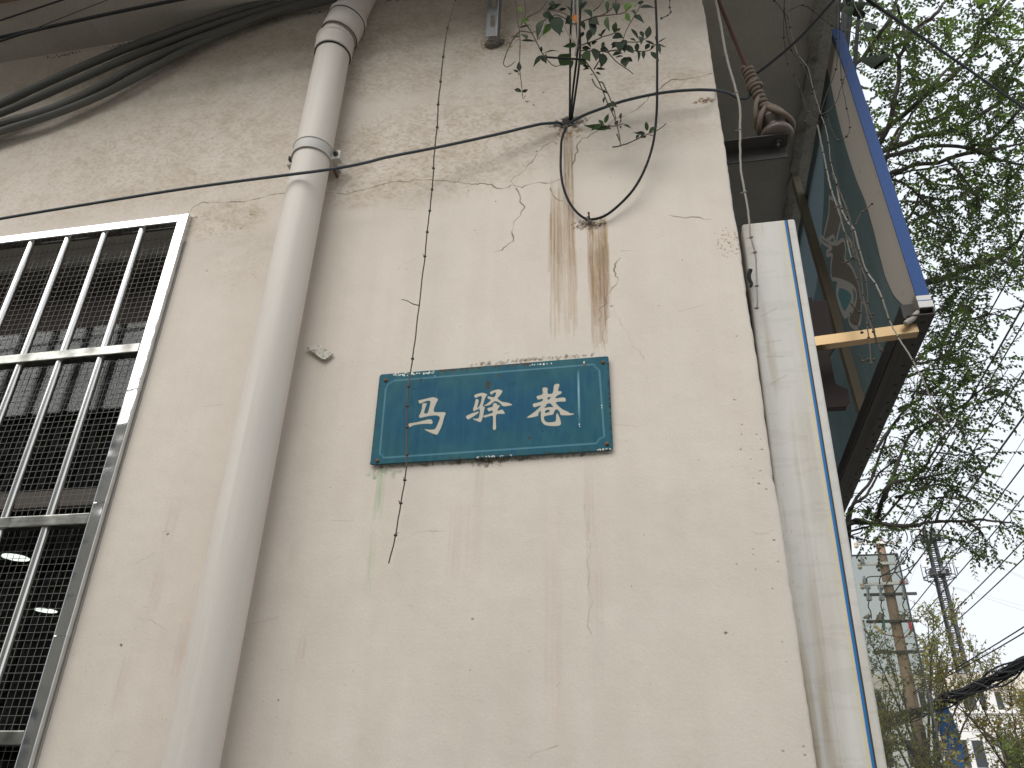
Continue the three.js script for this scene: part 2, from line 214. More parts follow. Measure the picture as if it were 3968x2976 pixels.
{ // the alley wall: an uneven plaster sheet with a rounded, chipped corner that turns into the street side
  const xs = [], ys = [], st = .014; for (let v = -3.05; v < WIN.x0 - 1e-6; v += st) xs.push(v); xs.push(WIN.x0); for (let v = WIN.x0 + .03; v < WIN.x1 - 1e-6; v += .06) xs.push(v); xs.push(WIN.x1); for (let v = WIN.x1 + st; v < CX - .012; v += st) xs.push(v);
  for (let v = 1.0; v < WIN.y0; v += .03) ys.push(v); for (let v = WIN.y0; v < WIN.y1 - 1e-6; v += st) ys.push(v); ys.push(WIN.y1); for (let v = WIN.y1 + st; v < SY - 1e-6; v += st) ys.push(v); ys.push(SY + .02);
  const wave = (a, b) => (fbm(a * 3 + 5, b * 3, 3) - .5) * .007 + (fbm(a * 13 + 50, b * 9 + 8, 3) - .5) * .002 + (nz(a * 45, b * 45) - .5) * .0008;
  const pos = [], uv = [], idx = [], nx = xs.length;
  for (const b of ys) {
    const chip = (nz(b * 9, 4) - .5) * .004 + (nz(b * 60, 9) - .5) * .0016 - Math.max(0, nz(b * 38, 21) - .8) * .012, cx = CX + chip;
    xs.forEach((a) => { const edge = Math.min(1, Math.abs(a - WIN.x1) / .05) * 1; pos.push(a, b, wave(a, b) * edge); uv.push((a - WX0) / WS, (b - WY0) / WS); });
    const w = wave(CX, b); for (const [da, dz] of [[-.006, -.001], [-.0015, -.004], [0, -.009], [0, -.06], [0, -.3]]) { pos.push(cx + da, b, w + dz); uv.push((cx + da - WX0 + Math.max(0, -dz - .009)) / WS, (b - WY0) / WS); }
  }
  const row = nx + 5;
  for (let j = 0; j + 1 < ys.length; j++) for (let i = 0; i + 1 < row; i++) {
    if (i + 1 < nx && xs[i] >= WIN.x0 - 1e-6 && xs[i + 1] <= WIN.x1 + 1e-6 && ys[j] >= WIN.y0 - 1e-6 && ys[j + 1] <= WIN.y1 + 1e-6) continue;
    const a = j * row + i; idx.push(a, a + 1, a + row, a + row, a + 1, a + row + 1);
  }
  const g = new THREE.BufferGeometry(); g.setAttribute('position', new THREE.Float32BufferAttribute(pos, 3)); g.setAttribute('uv', new THREE.Float32BufferAttribute(uv, 2)); g.setIndex(idx); g.computeVertexNormals();
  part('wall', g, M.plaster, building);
  const plain = mat([.56, .52, .46], .9);
  part('window_reveal', [box(WIN.x1, WIN.x1 + .02, WIN.y0, WIN.y1, -.22, -.003), box(WIN.x0 - .02, WIN.x0, WIN.y0, WIN.y1, -.22, -.003), box(WIN.x0, WIN.x1, WIN.y1, WIN.y1 + .02, -.22, -.003), box(WIN.x0, WIN.x1, WIN.y0 - .02, WIN.y0, -.22, -.003)], plain, building);
  part('wall_base', [box(-7, CX - .004, 0, 1.0, -.2, -.004)], plain, building); part('wall_far_end', [box(-7, -3.052, 1.0, SY, -.2, 0)], plain, building);
  part('street_wall', [box(.04, CX - .006, 0, SY, -6, -.28)], plain, building); part('inner_leaf', [box(-1.39, .03, 1.0, SY, -.24, -.04), box(-7, -2.93, 0, SY, -.24, -.21), box(-2.93, -1.39, 0, 1.16, -.24, -.04), box(-2.93, -1.39, 3.31, SY, -.24, -.04), box(-1.39, .03, 0, 1.0, -.24, -.21)], plain, building);
  part('upper_wall', [box(-7, CX, SY + .16, 9, -6, -.02)], plain, building);
  const sl = part('eave_slab', [metreUV(box(-7, .755, SY, SY + .15, -.002, .58)), metreUV(box(CX, .755, SY, SY + .15, -6, -.004))], mat([1, 1, 1], .92, { map: soffitMap, bumpMap: concreteBump, bumpScale: .001 }), building);
  part('drip_lip', [metreUV(box(-7, .66, SY - .012, SY - .0005, .235, .285))], mat([.2, .13, .08], .95), sl);
  { // rough mortar lip along the street edge of the canopy slab
    const pts = [], ix = [], n = 220; for (let i = 0; i <= n; i++) { const z = -.02 - i * .027; for (const [a, b] of [[.665, -.001], [.668, -.014], [.70, -.022], [.752, -.02], [.757, .003], [.757, .14]]) pts.push(a + (nz(z * 18, a * 90) - .5) * (a < .7 ? .022 : .006), SY + b + (nz(z * 26, a * 70 + 4) - .5) * .007 * (b < 0 ? 1 : 0), z); }
    for (let i = 0; i < n; i++) for (let k = 0; k < 5; k++) { const a = i * 6 + k; ix.push(a, a + 1, a + 6, a + 6, a + 1, a + 7); }
    const q = new THREE.BufferGeometry(); q.setAttribute('position', new THREE.Float32BufferAttribute(pts, 3)); q.setIndex(ix); part('mortar_lip', metreUV(q), M.concrete, sl);
  }
  // the dim room behind the window
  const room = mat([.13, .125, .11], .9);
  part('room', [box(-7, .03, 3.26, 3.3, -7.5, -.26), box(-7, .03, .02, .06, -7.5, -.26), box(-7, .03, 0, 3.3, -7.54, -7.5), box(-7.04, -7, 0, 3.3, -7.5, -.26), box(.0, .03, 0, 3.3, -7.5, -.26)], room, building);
}
// ceiling lights inside
for (const [i, p] of [[-4.47,3.25,-2.98],[-5.308,3.25,-4.368]].entries()) {
  const t = thing('ceiling_light', i ? 'small round ceiling light seen deeper in the dark room' : 'round white ceiling light nearer the barred window', 'light', 'downlights in the room', [p[0], 3.258, p[2]]);
  part('rim', new THREE.TorusGeometry(.095, .01, 8, 32).rotateX(Math.PI / 2), M.white, t);
  part('lens', new THREE.CylinderGeometry(.09, .09, .01, 32).translate(0, -.004, 0), mat([.9, .9, .9], .5, { emissive: lin(1, 1, .92), emissiveIntensity: 1.1 }), t);
  const L = new THREE.SpotLight(lin(1, .97, .9), .5, 8, 1.2, .6); L.position.set(0, -.03, 0); L.target.position.set(0, -2, 0); L.castShadow = true; t.add(L, L.target);
}
{ // sliding window behind the grille
  const w = thing('sliding_window', 'dark glass sliding window behind the steel grille', 'window', null, [-2.16, 1.18, -.17]);
  const al = mat([.09, .075, .06], .5), gl = new THREE.MeshPhysicalMaterial({ color: lin(.7, .74, .72), roughness: .03, transmission: 1, thickness: 0, ior: 1.28 });
  part('frame', [box(-.74, .74, 2.05, 2.1, -.03, .03), box(-.74, .74, 0, .05, -.03, .03), box(-.74, -.70, .05, 2.05, -.03, .03), box(.70, .74, .05, 2.05, -.03, .03)], al, w);
  part('rail', [box(-.70, .70, 1.22, 1.27, -.02, .025)], al, w); part('rail', [box(-.70, .70, 1.86, 2.045, -.028, .0)], mat([.03, .02, .014], .8), w);
  part('sash_stile', [box(-.02, .02, .05, 1.22, -.02, .02)], al, w);
  for (const [a, b, c, d] of [[-.70, -.02, .05, 1.22], [.02, .70, .05, 1.22], [-.70, .70, 1.27, 1.86]]) part('pane', box(a, b, c, d, -.004, .001), gl, w);
}
{ // stainless grille
  const g = thing('window_grille', 'polished stainless steel security grille with round bars over the window', 'grille');
  const wob = tex(256, 256, (u, v) => cl8(128 + (fbm(u * 5, v * 5, 2) - .5) * 250), { srgb: false }); M.steel.bumpMap = wob; M.steel.bumpScale = .0055;
  const bru = tex(256, 256, (u, v) => cl8(110 + (fbm(u * 5, v * 60, 3) - .5) * 120), { srgb: false }); M.steelDull.roughnessMap = null;
  const smudge = tex(256, 256, (u, v) => { const k = 150 + (fbm(u * 9, v * 9, 4) - .5) * 120; return [k, k, k * .96]; }); M.steelDull.map = smudge; M.steelDull.color = lin(1, 1, 1); M.steelDull.bumpMap = bru; M.steelDull.bumpScale = .0006;
  const X0 = -2.92, X1 = -1.405, Yt = 3.302, Yb = 1.17, rail = (a, b, c, d) => metreUV(rbox(a, b, c, d, -.012, .021, .003), 3);
  part('frame_rail', rail(X0, X1 - .036, Yt - .032, Yt), M.steel, g, 'mirror bright top rail');
  part('frame_stile', rail(X1 - .036, X1, Yb, Yt), M.steel, g); part('frame_stile', rail(X0 - .036, X0, Yb, Yt), M.steel, g); part('frame_rail', rail(X0, X1 - .036, Yb, Yb + .032), M.steelDull, g);
  const mul = [2.805, 2.292, 1.779]; for (const y of mul) part('mullion', rail(X0, X1 - .0365, y - .015, y + .0155), M.steelDull, g);
  const lev = [[2.82, 3.27], [2.307, 2.79], [1.794, 2.277], [1.202, 1.764]];
  for (const [a, b] of lev) for (let k = 0; k < 9; k++) { const x = -1.57 - k * .134; part('bar', new THREE.CylinderGeometry(.0112, .0112, b - a, 20).translate(x, (a + b) / 2, .004), M.steelBar, g); }
  const w = []; for (let x = X0 + .01; x < X1 - .04; x += .019) w.push(box(x - .0006, x + .0006, Yb + .03, Yt - .03, -.034, -.033)); for (let y = Yb + .035; y < Yt - .03; y += .019) w.push(box(X0, X1 - .036, y - .0006, y + .0006, -.033, -.032));
  const m = part('wire_mesh', w, M.wire, g); m.userData.kind = 'stuff';
  part('mounting_gasket', [metreUV(box(X1 + .0005, X1 + .004, Yb, Yt - .1, -.012, .004))], mat([.33, .31, .28], .9), g);
}

// ---------------------------------------------------------------- downpipe
{
  const px = -.986, pz = .074, R = .0562, g = thing('downpipe', 'cream plastic rainwater pipe clamped to the wall between window and sign', 'drainpipe', null, [px, 0, pz]);
  const N = 512, d = new Uint8Array(N * 1024 * 4), pm = tex(512, 1024, (u, v) => { const a = fbm(u * 3, v * 14, 4) - .5, b = fbm(u * 20, v * 5, 3) - .5, f = nz(u * 300, v * 900) - .5; return [cl8(206 + a * 14 + b * 8 + f * 5), cl8(198 + a * 14 + b * 8 + f * 5), cl8(188 + a * 13 + b * 7 + f * 5)]; });
  M.pvc.map = pm; const J = 3.885;
  part('pipe', new THREE.CylinderGeometry(R, R, J + .02, 48, 1, true).translate(0, (J + .02) / 2, 0), M.pvc, g);
  part('socket', lathe([[R + .001, 0], [R + .0065, 0], [R + .0068, .006], [R + .0066, .055], [R + .0045, .062], [R + .0085, .064], [R + .0085, .07], [R - .002, .073]], 48).translate(0, J, 0), M.pvc, g);
  part('seal_ring', new THREE.TorusGeometry(R + .0025, .0022, 8, 48).rotateX(Math.PI / 2).translate(0, J - .002, 0), M.dark, g);
  // bend leaning right, then the upper length
  const el = new THREE.Group(); el.name = 'bend'; const q = new THREE.Quaternion().setFromUnitVectors(new THREE.Vector3(0, 1, 0), new THREE.Vector3(.24, 1, .02).normalize());
  const up = (geo) => geo.applyQuaternion(q).translate(.008, J + .085, 0);
  const b = part('bend', new THREE.SphereGeometry(R + .002, 40, 24).translate(.004, J + .08, 0), M.pvc, g);
  part('socket', up(lathe([[R - .002, .012], [R + .0085, .012], [R + .009, .02], [R + .0085, .075], [R + .0068, .085], [R + .0068, .09], [R + .011, .092], [R + .011, .105], [R + .004, .11]], 48)), M.pvc, g);
  for (const [q2, r2] of [[.011, R + .006], [.0885, R + .0075]]) part('seal_ring', up(new THREE.TorusGeometry(r2, .0018, 6, 48).rotateX(Math.PI / 2).translate(0, q2, 0)), M.iron, g);
  part('pipe', up(new THREE.CylinderGeometry(R + .001, R + .001, .32, 48, 1, true).translate(0, .24, 0)), M.pvc, g);
  const c = part('clamp', [lathe([[R + .0005, 0], [R + .0035, 0], [R + .0035, .046], [R + .0005, .046]], 48).translate(0, 3.4, 0), new THREE.TorusGeometry(R + .003, .003, 8, 48).rotateX(Math.PI / 2).translate(0, 3.403, 0), new THREE.TorusGeometry(R + .003, .003, 8, 48).rotateX(Math.PI / 2).translate(0, 3.444, 0)], M.white, g);
  const ghost = mat([.5, .48, .44], .6); c.material = ghost;
  for (const s of [-1, 1]) { part('lug', [rbox(s * (R + .001) - (s < 0 ? .03 : 0), s * (R + .001) + (s > 0 ? .03 : 0), 3.405, 3.441, -.03, -.006, .003), box(s * (R + .004) - .006, s * (R + .004) + .006, 3.412, 3.436, -.074, -.03)], ghost, c); part('bolt', [rod([s * (R + .017), 3.424, -.006], [s * (R + .017), 3.424, .001], .0085, .0085, 6), rod([s * (R + .017), 3.424, .001], [s * (R + .017), 3.424, .008], .0045, .0045, 8)], M.iron, c); }
  part('wall_anchor', [box(R - .004, R + .004, 3.392, 3.4, -.074, -.045)], M.rust, g);
}

// ---------------------------------------------------------------- the street name plate
{
  const SB = [[-.707,2.4,-.112,2.655]][0], w = SB[2] - SB[0], h = SB[3] - SB[1], g = thing('street_sign', 'weathered blue metal street name plate with three white characters', 'sign', null, [SB[0], SB[1], 0]);
  const glyphs = [[[110.696,170.058],[121.601,170.941],[132.215,173.028],[144.588,175.46],[151.762,175.361],[158.207,172.86],[163.914,167.969],[160.715,162.839],[158.489,156.664],[155.857,150.051],[153.522,139.557],[154.917,132.68],[163.853,131.501],[177.137,130.946],[183.352,130.269],[186.363,127.343],[183.164,119.92],[181.164,110.523],[179.367,98.308],[175.827,86.292],[171.363,75.345],[168.332,69.014],[163.013,70.328],[152.206,74.848],[142.162,80.27],[134.282,85.555],[135.052,86.915],[140.908,85.072],[151.548,83.544],[161.575,84.038],[164.947,91.809],[169.281,104.758],[172.139,114.071],[170.476,118.98],[165.398,122.245],[159.13,123.496],[148.519,123.545],[137.125,122.018],[127.503,120.353],[119.62,119.033],[116.654,122.626],[116.45,125.05],[119.549,130.602],[121.597,138.188],[122.592,147.831],[122.71,159.549],[126.074,160.061],[135.519,159.495],[133.207,154.79],[131.133,147.153],[129.593,138.531],[128.797,131.817],[133.834,129.978],[139.119,130.532],[141.305,142.46],[143.54,153.961],[144.138,163.696],[141.699,166.348],[137.171,167.012],[130.997,165.746],[124.053,162.873],[115.838,159.122],[113.165,164.246]],[[90.574,105.406],[102.04,106.462],[114.38,107.45],[128.285,110.706],[140.498,112.843],[148.878,112.973],[153.23,107.87],[153.838,99.737],[144.955,100.874],[132.54,101.799],[118.431,101.422],[105.266,100.018],[99.272,97.604],[94.257,94.167],[91.95,100.051]],[[256.192,172.77],[264.013,175.853],[273.978,177.821],[278.996,177.867],[284.963,175.033],[290.748,172.22],[287.737,168.286],[284.658,162.046],[282.536,152.974],[280.384,144.862],[279.369,139.437],[286.108,136.611],[284.279,130.818],[282.888,124.551],[282.403,116.42],[281.767,111.945],[280.385,105.733],[278.184,99.601],[276.733,95.223],[270.89,97.456],[263.32,101.174],[256.945,105.261],[256.443,107.105],[263.108,105.695],[271.33,105.972],[272.64,113.551],[273.48,122.558],[273.077,131.702],[267.695,131.67],[261.977,129.837],[257.968,126.957],[256.192,129.378],[255.553,134],[258.077,142.055],[259.398,149.314],[260.723,156.598],[261.742,161.611],[265.536,160.836],[269.033,157.308],[268.091,150.456],[266.756,143.199],[265.425,135.966],[269.089,137.507],[272.216,141.843],[275.107,151.733],[276.418,159.944],[276.769,167.337],[274.363,168.931],[270.19,168.812],[265.26,166.895],[260.794,164.01],[258.142,167.018]],[[237.427,114.899],[248.362,119.962],[258.974,123.233],[269.625,125.589],[271.346,124.089],[268.214,120.241],[260.217,114.507],[252.187,109.69],[244.188,104.424],[240.653,108.76]],[[296.154,176.892],[300.614,180.249],[308.841,183.29],[317.962,184.385],[323.842,182.484],[329.349,178.754],[326.636,172.472],[322.685,166.31],[318.683,162.016],[315.886,159.013],[321.464,152.566],[329.039,147.358],[338.129,145.705],[346.398,143.206],[354.699,138.43],[353.115,136.28],[344.944,136.024],[337.609,134.788],[332.681,135.182],[328.927,137.305],[325.907,142.116],[319.956,148.095],[313.246,151.397],[309.119,151.273],[304.292,147.527],[298.71,142.013],[292.147,140.706],[283.901,139.992],[282.201,141.044],[287.905,143.339],[295.129,149.188],[301.517,155.578],[296.441,158.302],[291.787,160.533],[291.116,167.077],[298.695,164.594],[307.935,161.516],[311.084,166.348],[312.944,172.69],[311.553,176.995],[308.249,176.341],[304.192,173.423],[301.391,170.402],[298.383,172.978]],[[306.048,144.632],[310.935,146.531],[315.974,143.831],[316.569,138.294],[321.856,140.155],[323.164,137.766],[321.278,132.446],[318.134,128.146],[316.654,123.269],[322.361,124.182],[329.24,126.815],[333.05,122.437],[336.528,114.937],[335.75,113.645],[325.09,115.373],[316.118,114.715],[314.19,111.255],[314.116,101.369],[314.979,87.895],[316.331,71.826],[307.836,71.56],[307.798,83.977],[307.828,99.156],[307.216,111.792],[299.871,111.004],[291.749,108.922],[284.86,106.744],[281.316,112.884],[289.886,114.484],[298.02,116.569],[306.53,119.529],[306.796,123.588],[302.576,126.644],[296.129,123.061],[293.493,127.359],[290.832,132.125],[297.347,134.347],[305.564,135.063]],[[429.289,180.743],[443.536,178.598],[441.921,170.894],[442.338,160.757],[448.403,160.25],[455.269,160.591],[457.317,172.349],[458.575,187.486],[473.174,187.146],[470.277,176.77],[466.989,166.018],[477.063,166.083],[477.008,158.771],[469.353,156.216],[463.705,152.584],[460.063,146.516],[469.302,147.119],[484.537,148.132],[487.28,142.469],[487.211,135.7],[478.041,136.896],[468.445,137.225],[461.231,136.003],[466.002,128.855],[473.133,120.206],[481.032,113.326],[493.64,106.553],[495.181,103.328],[503.059,102.273],[507.754,100.139],[503.002,98.296],[494.322,97.64],[481.699,99.056],[474.182,99.193],[472.653,107.746],[469.116,114.264],[464.351,116.874],[460.357,114.953],[457.946,108.003],[455.942,102.375],[448.381,102.07],[437.225,100.708],[433.243,98.348],[433.265,92.14],[437.264,84.769],[443.618,82.09],[453.125,81.817],[463.014,82.833],[463.465,96.032],[464.297,104.839],[466.684,105.543],[469.818,98.2],[473.704,87.306],[475.57,72.692],[463.359,70.975],[451.53,72.286],[438.874,74.537],[432.517,78.961],[427.715,86.37],[426.07,96.233],[426.013,106.918],[426.362,116.732],[420.379,110.93],[419.206,106.553],[420.433,102.891],[414.044,100.71],[403.641,98.836],[392.808,98.327],[391.576,100.204],[401.943,106.995],[411.517,114.309],[421.105,122.537],[428.301,130.979],[417.841,128.655],[408.994,125.75],[406.53,130.011],[405.25,136.453],[415.348,137.906],[430.673,141.201],[431.45,148.868],[424.985,148.032],[418.518,146.74],[416.055,151.047],[414.386,156.672],[422.494,158.289],[430.595,160.363],[430.555,170.014]],[[440.734,151.294],[452.028,152.184],[448.398,147.475],[443.567,142.42]],[[440.359,134.076],[449.999,134.653],[453.998,127.118],[457.986,122.306],[445.987,124.159],[439.576,122.871],[433.966,121.069],[437.961,127.499]],[[437.189,114.985],[442.788,117.68],[447.987,115.927],[447.586,111.488],[443.595,109.121],[436.408,107.896],[435.6,110.637]]], border = [[20.131,211.732],[24.666,224.663],[41.069,233.939],[556.991,235.174],[563.053,225.371],[571.312,216.523],[577.125,34.699],[564.924,28.883],[558.615,18.679],[34.993,15.417],[30.804,23.626],[23.983,25.458]];
  const W = 2048, H = Math.round(W * h / w), c = document.createElement('canvas'); c.width = W; c.height = H; const x = c.getContext('2d'), k = W / (w * 1000), im = x.createImageData(W, H), d = im.data;
  for (let j = 0; j < H; j++) for (let i = 0; i < W; i++) {
    const u = i / W, v = j / H, o = (j * W + i) * 4, a = fbm(u * 9, v * 5 + 3, 4), b = fbm(u * 46, v * 7 + 20, 4) - .5, f = nz(i * .8, j * .8) - .5, e = Math.min(u * 2.6, (1 - u) * 2.6, v * 1.2, (1 - v) * 1.2), m = Math.min(1, Math.max(0, (.5 - e) * 1.2 + (a - .5) * .7 + b * .4));
    // faded enamel: bleached green-grey where worn, deeper blue elsewhere
    d[o] = cl8(22 + m * 26 + b * 10 + f * 6); d[o + 1] = cl8(80 + m * 16 + b * 12 + f * 6); d[o + 2] = cl8(106 - m * 8 + b * 11 + f * 6); d[o + 3] = 255;
  }
  x.putImageData(im, 0, 0); const r = rng(21), X = (m) => m * k, Y = (m) => H - m * k;
  for (let i = 0; i < 150; i++) { x.strokeStyle = `rgba(150,185,190,${.03 + r() * .07})`; x.lineWidth = .6 + r() * 5; const a = r() * W, b = r() * H * .6; x.beginPath(); x.moveTo(a, b); x.lineTo(a + (r() - .5) * 6, b + 40 + r() * 260); x.stroke(); }
  x.strokeStyle = 'rgba(104,146,160,.62)'; x.lineWidth = X(4.8); x.lineJoin = 'round'; x.beginPath(); border.forEach((p, i) => i ? x.lineTo(X(p[0]), Y(p[1])) : x.moveTo(X(p[0]), Y(p[1]))); x.closePath(); x.stroke();
  for (let i = 0; i < 900; i++) { const q = border[i % 12], q2 = border[(i + 1) % 12], t = r(), a = X(q[0] + (q2[0] - q[0]) * t), b = Y(q[1] + (q2[1] - q[1]) * t); x.fillStyle = `rgba(40,98,120,${.1 + r() * .35})`; x.beginPath(); x.ellipse(a + (r() - .5) * 18, b + (r() - .5) * 18, 1 + r() * 5, .8 + r() * 2, r() * 3, 0, 7); x.fill(); }
  const chars = () => { x.beginPath(); for (const L of glyphs) { L.forEach((p, i) => { const n = L[(i + 1) % L.length], mx = X((p[0] + n[0]) / 2), my = Y((p[1] + n[1]) / 2); i ? x.quadraticCurveTo(X(p[0]), Y(p[1]), mx, my) : x.moveTo(mx, my); }); x.quadraticCurveTo(X(L[0][0]), Y(L[0][1]), X((L[0][0] + L[1][0]) / 2), Y((L[0][1] + L[1][1]) / 2)); x.closePath(); } };
  chars(); x.strokeStyle = 'rgba(92,96,70,.8)'; x.lineWidth = X(2.2); x.stroke(); chars(); x.fillStyle = 'rgb(190,184,170)'; x.fill('evenodd');
  // rust, scuffs, chips of enamel, paint splashes
  const blot = (a, b, s, col, n = 9) => { x.fillStyle = col; x.beginPath(); for (let i = 0; i < n; i++) { const q = i / n * 6.283, l = X(s) * (.55 + r() * .7); x.lineTo(X(a) + Math.cos(q) * l, Y(b) + Math.sin(q) * l); } x.closePath(); x.fill(); };
  for (let i = 0; i < 70; i++) blot(160 + r() * 250, 250 + r() * 6, 1.5 + r() * 4.5, `rgba(70,62,54,${.4 + r() * .5})`);
  for (let i = 0; i < 60; i++) blot(200 + r() * 390, 4 - r() * 4, 1 + r() * 3, `rgba(58,62,54,${.4 + r() * .4})`); for (let i = 0; i < 90; i++) { const a = r() < .5 ? r() * 2 : w * 1000 - r() * 3; blot(a, r() * h * 1000, .8 + r() * 2.4, `rgba(44,38,36,${.5 + r() * .4})`); }
  blot(291, 203, 9, 'rgba(64,66,58,.95)', 12); blot(291, 191, 5, 'rgba(58,56,48,.95)'); blot(291, 203, 3, 'rgba(34,52,56,.9)'); blot(318, 224, 5, 'rgba(70,64,52,.9)'); blot(112, 230, 4, 'rgba(64,62,44,.8)'); blot(536, 236, 6, 'rgba(88,78,62,.9)'); blot(399, 44, 4, 'rgba(66,64,54,.8)');
  for (const [a, b] of [[346, 198], [353, 197], [360, 197], [87, 206], [97, 205], [106, 206], [440, 220], [62, 216], [520, 160], [490, 130], [430, 60], [60, 70], [160, 66], [440, 112], [560, 210], [66, 62]]) blot(a, b, 1 + r() * 1.6, 'rgba(12,40,52,.9)');
  for (let i = 0; i < 80; i++) blot(20 + r() * 550, 20 + r() * 210, .4 + r() * 1.3, `rgba(16,52,70,${.3 + r() * .5})`, 6);
  for (let i = 0; i < 40; i++) blot(r() < .5 ? 560 + r() * 35 : 270 + r() * 90, 1 + r() * 2.4, .8 + r() * 1.8, 'rgba(214,210,200,.8)', 6); for (let i = 0; i < 46; i++) blot(38 + r() * 110, 249 + r() * 6 - (i % 3) * 2, .8 + r() * 2.6, 'rgba(226,222,212,.95)', 7); for (let i = 0; i < 14; i++) blot(395 + r() * 60, 246 + r() * 3, 1 + r() * 2, 'rgba(220,218,210,.9)', 6);
  for (const [a, b, s] of [[534, 244, 3], [534, 240, 2], [574, 118, 2], [574, 112, 1.6], [519, 72, 2.2], [520, 66, 1.6], [150, 238, 1.4]]) blot(a, b, s, 'rgba(226,224,216,.95)', 7);
  for (let i = 0; i < 60; i++) { x.fillStyle = `rgba(140,175,180,${.05 + r() * .12})`; x.fillRect(X(516 + r() * 4), Y(225 - r() * 60), X(.8 + r() * 2), X(30 + r() * 90)); }
  for (let i = 0; i < 30; i++) { x.strokeStyle = `rgba(20,60,86,${.1 + r() * .25})`; x.lineWidth = 1 + r() * 8; const a = 180 + r() * 120, b = 80 + r() * 60; x.beginPath(); x.moveTo(X(a), Y(b)); x.lineTo(X(a + 4), Y(b - 12 - r() * 20)); x.stroke(); }
  const map = new THREE.CanvasTexture(c); map.colorSpace = THREE.SRGBColorSpace; map.anisotropy = 8;
  const s = new THREE.Shape(), q = .007; s.moveTo(q, 0); s.lineTo(w - q, 0); s.quadraticCurveTo(w, 0, w, q); s.lineTo(w - .001, h - q); s.quadraticCurveTo(w, h, w - q, h); s.lineTo(q, h); s.quadraticCurveTo(0, h, 0, h - q); s.lineTo(.003, q); s.quadraticCurveTo(0, 0, q, 0);
  const eg = new THREE.ExtrudeGeometry(s, { depth: .0016, bevelEnabled: true, bevelThickness: .0012, bevelSize: .0012, bevelSegments: 2, curveSegments: 6 }); const p = eg.attributes.position, u = eg.attributes.uv;
  for (let i = 0; i < p.count; i++) { u.setXY(i, p.getX(i) / w, p.getY(i) / h); } eg.translate(0, 0, .0065);
  part('plate', eg, new THREE.MeshPhysicalMaterial({ map, roughness: .6, specularIntensity: .35, side: THREE.DoubleSide }), g);
  part('backing_edge', [box(.012, w - .012, .01, h - .008, .001, .0048)], mat([.05, .04, .035], .9), g);
  for (const v of [[-.689,2.636,.02],[-.126,2.638,.02],[-.124,2.415,.02],[-.687,2.408,.02]]) { const sx = v[0] - SB[0], sy = v[1] - SB[1]; part('screw', [lathe([[0, .0045], [.003, .004], [.0048, .0016], [.005, 0]], 12).rotateX(Math.PI / 2).translate(sx, sy, .0093), rod([sx, sy, -.01], [sx, sy, .0065], .0025)], M.rust, g); }
}

// ---------------------------------------------------------------- things on the wall
{ // chip of board stuck to the plaster
  const C = [[-.93,2.761,.004],[-.912,2.761,.004],[-.895,2.765,.004],[-.85,2.734,.004],[-.869,2.717,.004],[-.878,2.72,.004]], s = new THREE.Shape(C.map((p) => new THREE.Vector2(p[0], p[1]))), g = new THREE.ExtrudeGeometry(s, { depth: .005, bevelEnabled: true, bevelThickness: .001, bevelSize: .001, bevelSegments: 1 }); g.rotateX(0).translate(0, 0, .0045);
  const t = tex(128, 128, (u, v) => { const k = 205 + (fbm(u * 9, v * 9, 4) - .5) * 60 - (fbm(u * 20 + 5, v * 20, 3) > .62 ? 50 : 0); return [k, k * .975, k * .91]; }); t.repeat.set(8, 8);
  single('board_scrap', g, mat([1, 1, 1], .85, { map: t }), 'small broken scrap of pale board stuck on the wall beside the pipe', 'scrap');
}
const cable = (name, pts, r, m, label, group, o = {}) => single(name, tube(pts, r, { rad: 10, seg: pts.length * 8, ...o }), m, label, 'cable', group);
cable('thick_cable', [[-7,3.3,.06],[-4.6,3.28,.06],[-3.2,3.43,.07],[-2.398,3.857,.075],[-2.281,3.906,.073],[-2.139,3.98,.072],[-1.994,4.051,.07],[-1.848,4.118,.067],[-1.631,4.193,.063],[-1.478,4.238,.06],[-1.323,4.273,.057],[-1.168,4.301,.053],[-.947,4.33,.05],[-.5,4.235,.04],[.15,4.268,.03]], .0148, M.darkCable, 'uppermost thick grey cable under the eave, running up behind the pipe', 'thick cables under the eave');
cable('thick_cable', [[-7,3.27,.06],[-4.6,3.25,.06],[-3.2,3.4,.07],[-2.386,3.818,.07],[-2.27,3.863,.067],[-2.127,3.928,.063],[-1.984,3.999,.06],[-1.84,4.07,.057],[-1.629,4.159,.053],[-1.477,4.209,.05],[-1.323,4.247,.048],[-1.167,4.276,.047],[-.947,4.308,.045],[-.5,4.235,.04],[.15,4.268,.03]], .0138, M.darkCable, 'thick grey cable lying just under the uppermost one below the eave', 'thick cables under the eave', { jig: .0003, seed: 3 });
cable('thick_cable', [[-7,3.24,.06],[-4.6,3.22,.06],[-3.2,3.37,.07],[-2.382,3.786,.06],[-2.262,3.821,.057],[-2.107,3.852,.054],[-1.991,3.898,.051],[-1.881,3.964,.049],[-1.771,4.04,.048],[-1.623,4.117,.046],[-1.472,4.171,.044],[-1.32,4.22,.043],[-1.166,4.255,.042],[-.946,4.291,.04],[-.5,4.235,.04],[.15,4.268,.03]], .0138, M.darkCable, 'thick grey cable that parts from the upper pair leaving a gap', 'thick cables under the eave', { jig: .0003, seed: 4 });
cable('thick_cable', [[-7,3.21,.06],[-4.6,3.19,.06],[-3.2,3.34,.07],[-2.385,3.761,.045],[-2.263,3.794,.044],[-2.11,3.834,.042],[-1.961,3.885,.04],[-1.818,3.955,.039],[-1.62,4.086,.038],[-1.535,4.137,.036],[-1.416,4.19,.034],[-1.295,4.233,.033],[-1.138,4.253,.032],[-.949,4.283,.03],[-.5,4.235,.04],[.15,4.268,.03]], .0135, M.darkCable, 'lowest thick grey cable of the bundle under the eave', 'thick cables under the eave');
